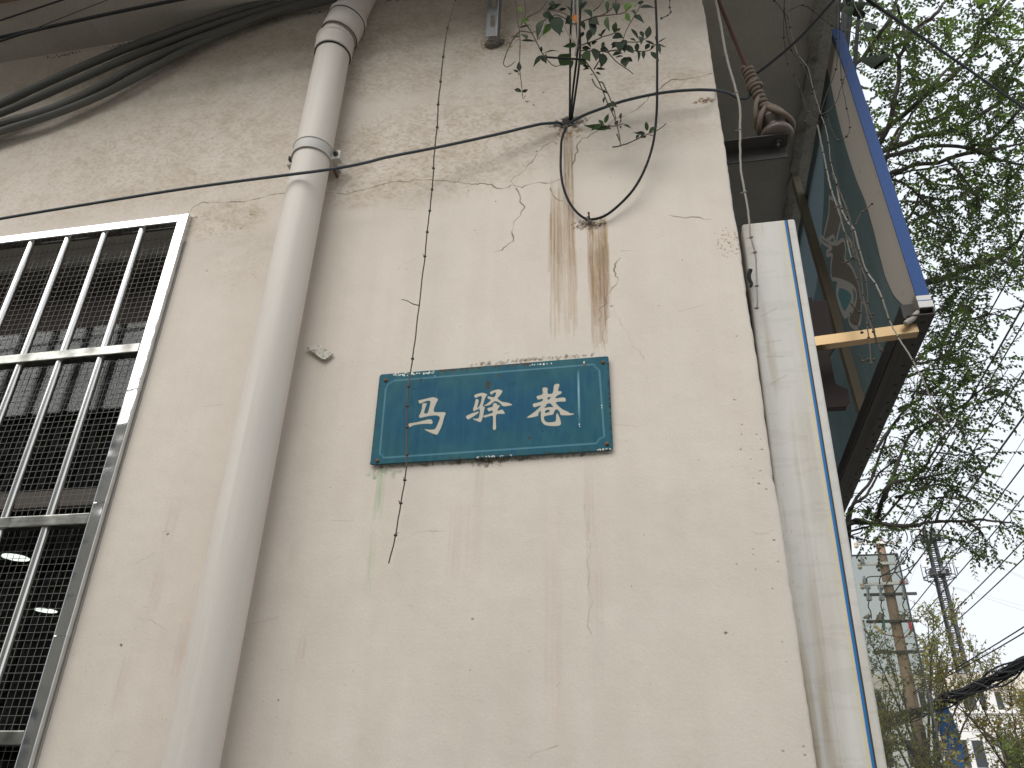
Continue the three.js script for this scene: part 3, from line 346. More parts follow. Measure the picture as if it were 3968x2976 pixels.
cable('thin_cable', [[-7,3.2,.3],[-4,3.66,.3],[-2.232,4.018,.3],[-2.143,4.041,.3],[-1.918,4.097,.3],[-1.789,4.131,.3],[-.8,4.29,.3]], .0032, M.blackCable, 'thin black cable crossing the soffit, nearest its brown drip lip', 'thin cables under the soffit');
cable('thin_cable', [[-2.08,4.025,.25],[-1.996,4.041,.258],[-1.88,4.07,.265],[-1.763,4.097,.272],[-1.643,4.122,.28],[-.9,4.285,.3]], .0013, M.blackCable, 'hair thin black wire rising from the stout black cable under the soffit', 'thin cables under the soffit');
cable('thin_cable', [[-7,3.9,.25],[-4.5,3.95,.25],[-2.277,4.02,.25],[-2.179,4.026,.25],[-1.987,4.036,.25],[-1.768,4.052,.25],[-1.488,4.064,.25],[-1.372,4.069,.25],[.1,4.2,.3],[.76,4.35,.4]], .0062, M.blackCable, 'stout straight black cable strung under the soffit', 'thin cables under the soffit');
cable('thin_cable', [[-7,3.3,.26],[-4,3.62,.26],[-2.246,3.965,.26],[-2.155,3.986,.26],[-2.066,4.009,.26],[-1.972,4.017,.26]], .0045, M.blackCable, 'short black cable merging into the stout black cable under the soffit', 'thin cables under the soffit');
cable('grey_cable', [[-7,3.3,.16],[-4.2,3.16,.155],[-2.101,3.234,.152],[-1.96,3.246,.15],[-1.626,3.264,.148],[-1.303,3.277,.147],[-.991,3.279,.146],[-.89,3.28,.145],[-.79,3.297,.135],[-.737,3.347,.1],[-.594,3.391,.072],[-.406,3.438,.05],[-.286,3.475,.033],[-.247,3.486,.024],[-.221,3.486,.015],[-.206,3.505,-.02]], .0044, M.greyCable, 'blue grey cable crossing in front of the pipe to the wall hole', 'cables meeting at the wall hole');
cable('grey_cable', [[-.204,3.511,-.02],[-.183,3.486,.02],[-.15,3.492,.03],[-.096,3.499,.04],[-.04,3.51,.045],[.042,3.516,.05],[.109,3.518,.05],[.179,3.511,.05],[.21,3.516,.04],[.246,3.552,0],[.285,3.601,-.06],[.312,3.624,-.1],[.337,3.637,-.12],[.358,3.669,-.14],[.365,3.704,-.15]], .0044, M.greyCable, 'blue grey cable arching from the wall hole round the corner to the insulator', 'cables meeting at the wall hole');
cable('looped_cable', [[-.207,3.51,-.02],[-.213,3.453,.015],[-.221,3.393,.03],[-.222,3.372,.03],[-.224,3.28,.025],[-.216,3.214,.02],[-.199,3.161,.015],[-.172,3.118,.012],[-.15,3.101,.012],[-.109,3.103,.015],[-.062,3.136,.02],[-.019,3.18,.03],[.016,3.244,.04],[.041,3.318,.05],[.058,3.422,.06],[.068,3.539,.075],[.08,3.722,.1],[.085,3.848,.12],[.087,3.939,.14],[.07,4.1,.45],[.08,4.25,.595],[.08,4.5,.61]], .0036, M.blackCable, 'black cable hanging in a deep loop below the wall hole', 'cables meeting at the wall hole');
cable('black_cable', [[-.203,3.517,-.02],[-.197,3.51,.015],[-.189,3.599,.06],[-.176,3.707,.14],[-.165,3.767,.19],[-.156,3.833,.22],[-.146,4.1,.5],[-.136,4.26,.6],[-.136,4.5,.62]], .0031, M.blackCable, 'black cable rising straight from the wall hole, on the pipe side', 'cables meeting at the wall hole');
cable('black_cable', [[-.201,3.517,-.02],[-.194,3.509,.015],[-.182,3.577,.05],[-.162,3.641,.11],[-.149,3.697,.15],[-.139,3.761,.19],[-.131,3.826,.22],[-.121,4.1,.5],[-.111,4.26,.6],[-.111,4.5,.62]], .0033, M.blackCable, 'black cable rising from the wall hole between two others', 'cables meeting at the wall hole');
cable('black_cable', [[-.2,3.516,-.02],[-.19,3.509,.015],[-.177,3.563,.04],[-.156,3.627,.1],[-.147,3.667,.14],[-.145,3.733,.18],[-.144,3.83,.22],[-.134,4.1,.5],[-.124,4.26,.6],[-.124,4.5,.62]], .0033, M.blackCable, 'black cable rising from the wall hole, on the corner side', 'cables meeting at the wall hole');
{ // wall hole with broken rim, loop clip
  const H = [[-.202,3.503,0]][0], t = thing('cable_hole', 'dark ragged cable hole with crumbled mortar rim in the plaster', 'hole', null, [H[0], H[1], 0]);
  part('hole_mouth', [ball([0, 0, 0], .02, 1.2, 1, .25)], M.dark, t);
  const r = rng(9), cr = []; for (let i = 0; i < 26; i++) { const a = r() * 6.283, l = .018 + r() * .02; cr.push(ball([Math.cos(a) * l * 1.2, Math.sin(a) * l * .6, .002], .002 + r() * .003, 1.5, .9, .8)); }
  part('mortar_crumbs', cr, mat([.3, .27, .23], .95), t);
  const K = [[-.15,3.1,.015]][0], k = thing('cable_clip', 'corroded nail clip holding the bottom of the black cable loop', 'clip', null, [K[0], K[1], 0]);
  part('clip_strap', [new THREE.TorusGeometry(.007, .0028, 8, 14).rotateY(1.2).translate(0, .002, .012), ball([.004, -.006, .01], .006), ball([-.006, .004, .009], .005)], mat([.2, .19, .16], .8, { metalness: .4 }), k); part('nail', [rod([.002, .008, 0], [.002, .01, .026], .002), ball([.002, .0105, .027], .0035)], M.rust, k);
}
{ // slotted steel angle hanging from the eave
  const t = thing('slotted_bracket', 'slotted galvanised steel angle with its foot mortared into the wall', 'bracket', null, [-.45, 3.93, .02]);
  const rot = (g) => g.rotateX(.22).rotateZ(-.06);
  const s = new THREE.Shape(); s.moveTo(-.022, 0); s.lineTo(.022, 0); s.lineTo(.022, .36); s.lineTo(-.022, .36); s.closePath();
  for (const y of [.045, .125, .205, .285]) { const h = new THREE.Path(); h.absarc(0, y, .008, Math.PI, 0, false); h.absarc(0, y + .03, .008, 0, Math.PI, false); s.holes.push(h); }
  part('slotted_face', rot(new THREE.ExtrudeGeometry(s, { depth: .003, bevelEnabled: false }).translate(0, 0, 0)), M.galv, t);
  part('flange', rot(box(.0222, .0255, -.03, .36, -.003, .036)), M.galv, t);
  const lump = new THREE.IcosahedronGeometry(.024, 4), lp = lump.attributes.position; for (let i = 0; i < lp.count; i++) { const k = .72 + .6 * fbm(lp.getX(i) * 130 + 9, lp.getY(i) * 130 + lp.getZ(i) * 70, 3); lp.setXYZ(i, lp.getX(i) * k * 1.35 + .004, lp.getY(i) * k * .8 - .014, lp.getZ(i) * k * .6 - .014); } lump.computeVertexNormals(); part('mortar_foot', lump, mat([.16, .14, .12], .95), t);
}
const nodes = (pts, r, step = 1) => pts.filter((_, i) => i && i % step === 0).map((p, i) => ball(p, r * (1 + .4 * NT[i * 7]), 1.1, .8, 1.1));
{
  const S = [[-.4,4.45,.61],[-.41,4.27,.59],[-.45,4.08,.45],[-.495,3.92,.24],[-.52,3.855,.222],[-.544,3.753,.204],[-.555,3.644,.186],[-.562,3.559,.168],[-.569,3.483,.15],[-.572,3.409,.131],[-.58,3.346,.113],[-.584,3.284,.095],[-.589,3.22,.077],[-.596,3.157,.059],[-.601,3.088,.049],[-.602,3.003,.047],[-.609,2.673,.045],[-.613,2.593,.043],[-.612,2.538,.041],[-.608,2.479,.04],[-.602,2.406,.038],[-.602,2.341,.036],[-.607,2.284,.034],[-.613,2.207,.032],[-.623,2.142,.03]], t = thing('hanging_vine', 'long dry jointed vine stem hanging across the street sign', 'vine stem');
  part('stem', tube(S, (u, i) => .0021 * (1.15 - .35 * u), { seg: 120, rad: 7, jig: .0007, seed: 8 }), M.drystem, t);
  for (const p of S.slice(2, -1)) part('node', [ball(p, .0042, 1.1, .8, 1.1), rod(p, [p[0] + .008 * (NT[(p[1] * 999 | 0)] - .5) * 2, p[1] + .006, p[2] + .004], .0016, .0006, 5)], M.drystem, t);
  part('twig', tube([[-.591,2.813,.08],[-.609,2.818,.083],[-.626,2.828,.087],[-.64,2.831,.09]], (u) => .0017 - .0009 * u, { rad: 5 }), M.drystem, t);
}
{ // leafy vine
  const t = thing('climbing_vine', 'leafy green climbing vine dangling from the eave beside the black cables', 'vine');
  [[[-.3,4.4,.605],[-.3,4.26,.585],[-.31,4.05,.5],[-.323,3.767,.268],[-.323,3.752,.26],[-.321,3.713,.241],[-.317,3.667,.218],[-.316,3.644,.207],[-.322,3.585,.176],[-.323,3.555,.161],[-.321,3.525,.146],[-.321,3.5,.133],[-.321,3.485,.126],[-.315,3.485,.126],[-.311,3.491,.13]],[[-.315,3.666,.218],[-.337,3.649,.207],[-.358,3.621,.19],[-.368,3.6,.179],[-.371,3.59,.173],[-.362,3.579,.169],[-.351,3.581,.171],[-.335,3.588,.177]],[[-.29,4.26,.59],[-.3,4.05,.5],[-.295,3.76,.268],[-.295,3.745,.26],[-.294,3.722,.249],[-.299,3.698,.236],[-.314,3.674,.222]],[[-.31,3.683,.227],[-.291,3.696,.236],[-.246,3.709,.248],[-.218,3.74,.268]],[[-.306,3.695,.233],[-.29,3.671,.223],[-.269,3.628,.204],[-.255,3.595,.189],[-.251,3.59,.187],[-.24,3.572,.179],[-.218,3.55,.17],[-.2,3.55,.172]],[[-.312,3.664,.218],[-.298,3.66,.217],[-.281,3.655,.216],[-.262,3.653,.218]],[[-.154,3.646,.227],[-.094,3.65,.237],[-.046,3.644,.24],[-.007,3.642,.244],[.008,3.655,.252]],[[.02,4.26,.59],[.02,4,.48],[.045,3.669,.265],[.03,3.642,.249],[.016,3.627,.238],[.001,3.609,.227],[-.014,3.589,.214],[-.02,3.574,.206],[-.026,3.566,.2]],[[-.151,3.587,.197],[-.104,3.591,.204],[-.072,3.595,.211],[-.045,3.597,.215],[-.028,3.604,.221]],[[-.098,3.666,.245],[-.081,3.674,.251],[-.064,3.689,.261]],[[-.097,3.65,.237],[-.062,3.653,.242],[-.036,3.668,.254],[-.029,3.69,.266]],[[-.144,3.575,.192],[-.093,3.562,.19],[-.067,3.554,.189],[-.046,3.527,.178],[-.019,3.503,.168],[.001,3.484,.16]],[[-.067,3.554,.189],[-.057,3.555,.191],[-.022,3.553,.194],[-.016,3.567,.202],[.02,3.56,.203],[.049,3.565,.209]],[[-.022,3.551,.193],[.013,3.539,.191],[.047,3.532,.191],[.074,3.545,.202]],[[-.12,4.4,.605],[-.12,4.25,.585],[-.13,3.95,.45],[-.149,3.606,.207],[-.144,3.571,.189],[-.12,3.529,.17],[-.106,3.505,.159],[-.097,3.484,.149],[-.088,3.463,.138],[-.08,3.437,.126],[-.069,3.407,.111],[-.06,3.384,.099],[-.054,3.362,.088],[-.05,3.333,.073],[-.049,3.312,.061]],[[-.096,3.483,.149],[-.088,3.482,.149],[-.078,3.461,.138],[-.067,3.432,.124],[-.059,3.403,.109],[-.057,3.381,.098]],[[-.072,3.314,.06],[-.05,3.314,.062],[-.021,3.317,.067],[.005,3.323,.073],[.032,3.33,.079],[.058,3.334,.084],[.081,3.345,.092]],[[-.115,3.496,.153],[-.108,3.479,.145],[-.098,3.469,.14],[-.09,3.463,.138]],[[-.057,3.345,.078],[-.051,3.326,.069]],[[-.096,3.372,.089],[-.075,3.368,.089],[-.059,3.365,.089],[-.043,3.367,.092],[-.036,3.365,.092]],[[-.238,3.698,.244],[-.211,3.696,.246],[-.179,3.679,.241],[-.153,3.66,.235]],[[-.223,3.68,.236],[-.206,3.683,.24],[-.154,3.646,.227]],[[-.108,3.519,.166],[-.093,3.535,.176],[-.078,3.554,.188]],[[-.031,3.674,.257],[-.03,3.693,.268]]].forEach((L, i) => part('stem', tube(L, (u) => (i === 14 ? .0024 : .0019) * (1.1 - .5 * u), { rad: 6, jig: .0006, seed: 40 + i }), i === 6 ? M.redstem : M.drystem, t));
  [[[-.146,3.679,.298],[-.149,3.651,.282],[-.153,3.626,.268]],[[-.11,4.26,.59],[-.12,3.95,.5],[-.136,3.676,.298],[-.139,3.616,.265],[-.145,3.566,.237],[-.156,3.526,.214]],[[-.18,3.612,.257],[-.167,3.58,.242],[-.154,3.558,.232]],[[-.233,3.631,.261],[-.243,3.61,.248],[-.255,3.591,.237]]].forEach((L, i) => part('stem', tube(L, .0026, { rad: 6, jig: .0006, seed: 80 + i }), M.palestem, t, 'pale dead stem'));
  const LM = [leafMat(.028, .042, .026, .12), leafMat(.10, .19, .035, .4), leafMat(.045, .075, .028, .22), leafMat(.42, .14, .02, .3)], LM2 = leafMat(.042, .052, .034, .12);
  [[-.309,3.715,.244,-.313,3.748,.239,.44,1],[-.31,3.688,.23,-.282,3.68,.238,.484,1],[-.318,3.652,.21,-.349,3.663,.205,.44,0],[-.308,3.656,.214,-.293,3.614,.223,.44,0],[-.313,3.64,.205,-.268,3.624,.206,.158,0],[-.314,3.674,.222,-.283,3.677,.225,.22,0],[-.325,3.56,.163,-.326,3.594,.17,.44,0],[-.327,3.557,.162,-.344,3.57,.163,.352,0],[-.327,3.556,.161,-.328,3.547,.158,.44,0],[-.323,3.504,.135,-.346,3.526,.13,.396,0],[-.321,3.504,.135,-.304,3.519,.128,.396,0],[-.251,3.587,.185,-.279,3.534,.191,.264,0],[-.247,3.586,.185,-.241,3.547,.185,.528,0],[-.25,3.59,.187,-.201,3.595,.181,.176,0],[-.255,3.595,.189,-.255,3.612,.198,.44,0],[-.203,3.549,.171,-.176,3.599,.168,.748,2],[-.233,3.699,.245,-.188,3.723,.244,.264,0],[-.244,3.695,.241,-.209,3.667,.238,.44,0],[-.233,3.679,.235,-.26,3.585,.238,.282,0],[-.209,3.679,.237,-.194,3.588,.24,.44,0],[-.222,3.663,.228,-.246,3.612,.231,.352,1],[-.217,3.653,.223,-.187,3.626,.22,.528,1],[-.223,3.68,.236,-.218,3.643,.233,.44,0],[-.16,3.669,.238,-.18,3.64,.235,.528,0],[-.174,3.67,.237,-.158,3.632,.235,.528,0],[-.13,3.679,.247,-.118,3.725,.241,.528,0],[-.124,3.676,.246,-.102,3.642,.241,.572,0],[-.11,3.65,.235,-.082,3.601,.245,.44,0],[-.103,3.646,.233,-.098,3.56,.244,.264,0],[-.137,3.651,.232,-.125,3.613,.227,.44,0],[-.104,3.624,.222,-.12,3.577,.213,.44,0],[-.129,3.62,.217,-.138,3.603,.212,.528,0],[-.15,3.591,.199,-.192,3.586,.204,.37,2],[-.061,3.642,.237,-.054,3.566,.244,.22,2],[-.056,3.682,.259,-.057,3.636,.25,.264,2],[-.033,3.672,.256,-.032,3.613,.259,.396,0],[-.007,3.643,.245,.016,3.686,.236,.484,1],[-.007,3.639,.242,.005,3.596,.244,.352,1],[.017,3.647,.25,.028,3.656,.253,.44,1],[.033,3.643,.25,.076,3.616,.26,.194,0],[.028,3.654,.255,.046,3.664,.251,.44,0],[.017,3.627,.239,.042,3.577,.246,.264,0],[.008,3.64,.245,.021,3.608,.253,.352,0],[-.042,3.597,.215,-.036,3.631,.225,.44,2],[-.039,3.599,.217,-.025,3.624,.208,.44,2],[-.042,3.597,.215,-.019,3.575,.216,.352,2],[-.049,3.587,.209,-.017,3.562,.22,.44,0],[-.087,3.605,.214,-.077,3.588,.213,.44,2],[-.101,3.571,.194,-.099,3.508,.201,.44,0],[-.078,3.552,.187,-.087,3.492,.189,.44,0],[-.133,3.568,.189,-.115,3.518,.195,.528,2],[-.151,3.55,.177,-.127,3.529,.178,.616,2],[-.139,3.535,.171,-.12,3.534,.163,.44,2],[-.167,3.556,.179,-.172,3.529,.171,.44,0],[-.123,3.592,.203,-.111,3.574,.196,.44,0],[-.138,3.581,.195,-.111,3.576,.191,.44,0],[-.085,3.567,.194,-.061,3.54,.204,.44,0],[-.055,3.569,.199,-.038,3.575,.203,.44,0],[-.028,3.571,.203,-.031,3.512,.211,.484,0],[-.02,3.574,.206,-.017,3.517,.208,.44,0],[-.011,3.559,.199,.007,3.514,.203,.352,0],[-.053,3.543,.185,-.023,3.536,.192,.44,0],[-.045,3.536,.182,-.022,3.523,.192,.352,0],[-.019,3.531,.182,-.018,3.475,.192,.44,0],[-.014,3.529,.182,.002,3.498,.19,.352,0],[.005,3.597,.221,.024,3.553,.214,.22,0],[.03,3.585,.218,.037,3.556,.216,.44,0],[.047,3.563,.208,.057,3.626,.2,.308,0],[0,3.573,.208,.016,3.555,.21,.352,0],[.028,3.572,.21,.028,3.526,.217,.352,0],[.018,3.558,.201,.016,3.527,.194,.44,0],[.019,3.539,.191,.017,3.496,.186,.22,0],[.034,3.535,.191,.033,3.5,.19,.308,0],[.039,3.536,.193,.053,3.564,.188,.44,0],[.055,3.533,.193,.063,3.544,.2,.44,0],[.041,3.559,.205,.069,3.536,.203,.194,0],[.054,3.528,.19,.074,3.477,.194,.264,0],[.074,3.545,.202,.1,3.562,.203,.176,0],[.074,3.545,.201,.098,3.518,.204,.176,0],[.074,3.545,.202,.069,3.564,.212,.22,0],[.076,3.542,.2,.078,3.486,.21,.176,0],[-.102,3.52,.167,-.073,3.518,.161,.264,0],[-.121,3.524,.167,-.14,3.511,.175,.264,0],[-.103,3.511,.162,-.089,3.499,.16,.352,0],[-.111,3.506,.159,-.122,3.516,.152,.352,0],[-.088,3.462,.138,-.075,3.446,.137,.308,0],[-.085,3.443,.128,-.087,3.418,.129,.352,0],[-.067,3.427,.122,-.049,3.39,.132,.308,0],[-.065,3.425,.12,-.085,3.407,.119,.44,0],[-.066,3.415,.115,-.063,3.401,.107,.352,0],[-.072,3.362,.086,-.149,3.378,.094,.211,2],[-.096,3.375,.091,-.129,3.364,.084,.396,2],[-.093,3.373,.09,-.106,3.397,.091,.44,2],[-.088,3.377,.093,-.076,3.406,.101,.396,2],[-.08,3.37,.09,-.073,3.351,.091,.528,0],[-.059,3.367,.09,-.052,3.386,.09,.528,0],[-.046,3.369,.093,-.041,3.38,.1,.44,0],[-.042,3.378,.098,-.04,3.415,.089,.264,0],[-.036,3.365,.091,-.015,3.341,.094,.264,0],[-.046,3.364,.09,-.044,3.351,.089,.352,0],[.027,3.337,.082,.026,3.364,.093,.396,2],[.032,3.331,.08,.057,3.343,.087,.484,2],[.029,3.327,.077,.045,3.324,.069,.22,0],[.022,3.331,.079,-.004,3.347,.073,.308,0],[.019,3.329,.077,-.012,3.345,.077,.22,0],[.024,3.324,.075,.011,3.315,.08,.352,0],[.004,3.332,.077,-.005,3.318,.075,.528,0],[.017,3.33,.077,.006,3.322,.076,.44,0],[-.151,3.672,.241,-.143,3.613,.25,.352,3],[-.082,3.599,.211,-.063,3.616,.221,.308,0],[-.197,3.693,.246,-.173,3.697,.245,.352,0],[-.162,3.682,.245,-.177,3.698,.254,.44,0],[-.139,3.691,.252,-.123,3.724,.25,.44,0],[-.208,3.699,.248,-.222,3.745,.241,.352,0],[-.073,3.581,.203,-.082,3.553,.205,.352,0],[-.042,3.569,.2,-.053,3.546,.205,.44,0],[-.11,3.585,.2,-.091,3.581,.209,.44,0]].forEach((v, i) => part('leaf', leaf(v.slice(0, 3), v.slice(3, 6), v[6], 300 + i), v[7] === 0 && i % 3 === 0 ? LM2 : LM[v[7]], t));
  part('tie_stick', tube([[-.24,3.557,.2],[-.128,3.522,.2]], .0032, { rad: 6 }), M.blackCable, t);
  const T = [[.125,3.75,.2],[.121,3.725,.2],[.118,3.692,.2],[.119,3.671,.2],[.11,3.659,.2],[.092,3.65,.2]]; part('stem', [tube(T, .0016, { rad: 5 }), ...nodes(T, .0028)], M.drystem, t);
}
{ // pale stem at the corner
  const S = [[.3,4.272,.16],[.28,4.12,.08],[.271,3.964,.05],[.272,3.907,.045],[.276,3.796,.041],[.278,3.661,.036],[.285,3.573,.031],[.291,3.5,.028],[.294,3.449,.026],[.284,3.357,.024],[.27,3.208,.021],[.271,3.13,.018],[.272,3.072,.013],[.27,2.983,.008],[.273,2.954,.004],[.275,2.94,-.001],[.274,2.904,-.006],[.268,2.841,-.011],[.264,2.794,-.015],[.261,2.78,-.02]], t = thing('pale_stem', 'pale bare vine stem hanging down the building corner over the white panel', 'vine stem');
  part('stem', tube(S, (u) => .0042 * (1.1 - .6 * u), { seg: 110, rad: 8, jig: .0006, seed: 12 }), M.palestem, t);
  for (const p of S.filter((_, i) => i % 2 && i > 1)) part('node', [ball(p, .005, 1.1, .7, 1.1), rod(p, [p[0] - .014, p[1] - .004, p[2] + .002], .0015, .0005, 5)], M.palestem, t);
}
single('wire_hook', tube([[.262,2.907,-.03],[.257,2.894,-.03],[.256,2.876,-.03],[.259,2.862,-.03],[.256,2.853,-.03]], (u) => .006 - .002 * u, { rad: 6 }), M.blackCable, 'small black wire hook in the gap between wall corner and white panel', 'hook');
{ // insulator on its angle bracket
  const t = thing('insulator_bracket', 'dark steel angle bracket projecting from the street wall under the canopy', 'bracket', null, [.236, 3.485, -.165]);
  part('top_flange', box(0, .212, -.004, .001, -.025, .03), M.iron, t); part('web', box(0, .208, -.05, -.0045, -.025, -.02), M.iron, t); part('nut', [new THREE.CylinderGeometry(.011, .011, .01, 6).translate(.182, -.0095, .004), new THREE.CylinderGeometry(.005, .005, .02, 8).translate(.182, -.017, .004)], M.iron, t);
  const s = thing('spool_insulator', 'brown dusty spool insulator bolted on the angle bracket', 'insulator', null, [.42, 3.4865, -.161]);
  part('spool', lathe([[.006, 0], [.03, 0], [.046, .006], [.05, .018], [.047, .028], [.034, .036], [.028, .046], [.03, .058], [.044, .068], [.047, .078], [.042, .088], [.02, .096], [.006, .097]], 32), M.porcelain, s); part('bolt', [new THREE.CylinderGeometry(.006, .006, .13, 10).translate(0, .05, 0), new THREE.CylinderGeometry(.011, .011, .009, 6).translate(0, .102, 0)], M.iron, s);
  const c = thing('deadend_wire', 'brown stranded wire wrapped in coils and tied round the spool insulator', 'wire');
  const D = [[.393,3.603,-.14],[.377,3.687,-.125],[.357,3.77,-.11],[.322,3.853,-.05],[.284,3.915,.03],[.265,3.923,.08],[.1,4.08,.5],[-.55,4.7,2.4],[-1.5,5.3,5.2]], A = V(D[0]), B = V(D[2]);
  part('tie_loop', tube([[.398, 3.60, -.128], [.376, 3.556, -.125], [.37, 3.533, -.15], [.378, 3.533, -.19], [.42, 3.535, -.212], [.462, 3.533, -.19], [.47, 3.533, -.15], [.445, 3.54, -.115], [.415, 3.563, -.11], [.398, 3.60, -.128]], .0085, { rad: 10, seg: 90 }), M.ropecable, c);
  part('tie_loop', tube([[.388, 3.66, -.128], [.366, 3.60, -.118], [.362, 3.56, -.135], [.372, 3.552, -.18], [.42, 3.553, -.2], [.46, 3.552, -.17], [.44, 3.56, -.12], [.40, 3.60, -.118]], .0065, { rad: 8, seg: 80 }), M.ropecable, c);
  part('main_strand', tube(D, .0068, { rad: 10, seg: 70 }), M.redstem, c, 'reddish brown strand running up past the corner');
  const dir = B.clone().sub(A), ln = dir.length(); dir.normalize(); const n1 = new THREE.Vector3(0, 0, 1).cross(dir).normalize(), n2 = dir.clone().cross(n1);
  for (const [a, b, turns, r] of [[.02, .44, 4.4, .0135], [.47, .56, 1.3, .02], [.6, .97, 4.2, .0145]]) { const pts = []; for (let k = 0; k <= turns * 14; k++) { const u = k / (turns * 14), q = u * turns * 6.283, p = A.clone().addScaledVector(dir, ln * (a + (b - a) * u)).addScaledVector(n1, Math.cos(q) * r).addScaledVector(n2, Math.sin(q) * r); pts.push([p.x, p.y, p.z]); } part('coil', tube(pts, .0062, { rad: 8, seg: pts.length * 2 }), M.ropecable, c); }
  cable('black_cable', [[.38,3.742,-.125],[.443,3.79,-.12],[.517,3.85,-.11],[.595,3.929,-.1],[.659,4.001,-.09],[.715,4.063,-.08],[.8,4.2,-.04],[.86,4.5,0],[.9,5.2,.1]], .0042, M.blackCable, 'black cable rising from the coiled wire towards the canopy edge', 'cables at the canopy');
}
{ // tangle of dry twigs before the canopy edge
  [[[.546,4.257,-.2],[.539,4.187,-.2],[.513,3.996,-.2],[.509,3.875,-.2],[.517,3.795,-.2],[.524,3.725,-.2],[.538,3.634,-.2],[.559,3.587,-.2]],[[.558,4.254,-.2],[.547,4.185,-.2],[.534,4.016,-.2],[.537,3.861,-.2],[.551,3.788,-.2],[.557,3.696,-.2],[.565,3.593,-.2],[.564,3.53,-.2],[.561,3.448,-.2],[.559,3.382,-.2],[.563,3.298,-.2]],[[.553,4.256,-.2],[.544,4.186,-.2],[.538,3.974,-.2],[.554,3.873,-.2],[.562,3.824,-.2],[.571,3.753,-.2],[.576,3.692,-.2]],[[.543,4.12,-.2],[.599,4.159,-.2],[.64,4.067,-.2],[.666,4.002,-.2],[.704,3.985,-.2]],[[.457,4.244,-.2],[.468,4.205,-.2],[.497,4.136,-.2],[.521,4.078,-.2],[.535,4.062,-.2]],[[.719,4.177,-.2],[.683,3.981,-.2],[.655,3.828,-.2],[.616,3.744,-.2],[.583,3.662,-.2]],[[.722,4.176,-.2],[.688,3.98,-.2],[.656,3.751,-.2],[.653,3.633,-.2],[.643,3.536,-.2],[.624,3.491,-.2],[.606,3.495,-.2],[.594,3.538,-.2],[.584,3.589,-.2]],[[.679,3.784,-.2],[.644,3.694,-.2],[.608,3.621,-.2],[.564,3.586,-.2],[.536,3.591,-.2],[.511,3.553,-.2]],[[.559,3.587,-.2],[.561,3.482,-.2],[.562,3.415,-.2],[.557,3.318,-.2],[.561,3.248,-.2],[.571,3.162,-.2],[.572,3.068,-.2]],[[.567,3.331,-.2],[.568,3.239,-.2],[.573,3.172,-.2],[.581,3.128,-.2],[.586,3.064,-.2],[.596,2.993,-.2],[.604,2.944,-.2],[.61,2.889,-.2],[.619,2.831,-.2],[.631,2.776,-.2],[.645,2.692,-.2],[.661,2.615,-.2],[.675,2.554,-.2],[.692,2.511,-.2]],[[.556,3.342,-.2],[.566,3.262,-.2],[.568,3.182,-.2],[.568,3.108,-.2],[.569,3.045,-.2],[.572,2.992,-.2],[.572,2.928,-.2],[.566,2.867,-.2],[.556,2.808,-.2],[.548,2.758,-.2],[.537,2.673,-.2]],[[.568,3.182,-.2],[.575,3.116,-.2],[.576,3.049,-.2],[.575,2.992,-.2],[.573,2.924,-.2],[.579,2.885,-.2],[.582,2.85,-.2],[.588,2.783,-.2],[.593,2.757,-.2]],[[.566,3.117,-.2],[.571,3.066,-.2],[.576,3.024,-.2],[.571,2.921,-.2],[.567,2.848,-.2],[.568,2.785,-.2],[.574,2.759,-.2]],[[.581,3.128,-.2],[.604,3.168,-.2],[.624,3.191,-.2],[.643,3.21,-.2]],[[.531,2.873,-.2],[.543,2.847,-.2],[.556,2.821,-.2]],[[.528,2.883,-.2],[.552,2.863,-.2],[.582,2.85,-.2]],[[.516,2.715,-.2],[.524,2.697,-.2],[.533,2.69,-.2],[.546,2.687,-.2]],[[.545,3.059,-.2],[.558,3.055,-.2],[.571,3.056,-.2]],[[.549,3.233,-.2],[.564,3.212,-.2],[.574,3.181,-.2]]].forEach((L, i) => {
    const t = thing('dry_twig', ['thin bare twig', 'wiry dead twig', 'dry knotted twig'][i % 3] + ' hanging from the canopy edge before the blue signboard', 'twig', 'tangle of dry twigs at the canopy edge');
    t.userData.label = 'thin bare dry twig in the tangle hanging from the canopy edge';
    const P = L.map((p, k) => [p[0], p[1], p[2] + .035 * Math.sin(i * 2.1) + .012 * Math.sin(k * 1.7 + i)]);
    part('stem', tube(P, (u) => (i >= 8 && i <= 12 ? .0024 : .0017) * (1.1 - .45 * u), { rad: 5, jig: .0008, seed: 200 + i }), i === 8 || i === 9 || i === 1 ? M.palestem : M.drystem, t);
    for (const n of nodes(P, .0032)) part('node', n, M.drystem, t);
  });
  [[[.906,5.213,-.58],[.876,4.713,-.6],[.865,4.672,-.6],[.812,4.41,-.6],[.757,4.106,-.6],[.777,3.3,-.6]],[[.925,5.208,-.58],[.895,4.708,-.6],[.876,4.634,-.6],[.821,4.375,-.6],[.765,4.104,-.6],[.785,3.3,-.6]],[[.939,5.204,-.58],[.909,4.704,-.6],[.896,4.665,-.6],[.819,4.311,-.6],[.772,4.103,-.6],[.792,3.3,-.6]],[[.931,5.207,-.58],[.901,4.707,-.6],[.887,4.646,-.6],[.821,4.342,-.6],[.769,4.104,-.6],[.789,3.3,-.6]],[[.952,5.201,-.58],[.922,4.701,-.6],[.896,4.594,-.6],[.826,4.296,-.6],[.78,4.101,-.6],[.8,3.3,-.6]],[[.984,5.193,-.58],[.954,4.693,-.6],[.943,4.653,-.6],[.832,4.176,-.6],[.8,4.038,-.6],[.82,3.3,-.6]]].forEach((L, i) => cable('drop_cable', L, i === 2 ? .013 : .008, M.blackCable, 'straight black drop cable going down behind the blue signboard', 'drop cables behind the signboard'));
  const t = thing('climbing_vine', 'dark leafy vine clump above the top of the blue signboard', 'vine');
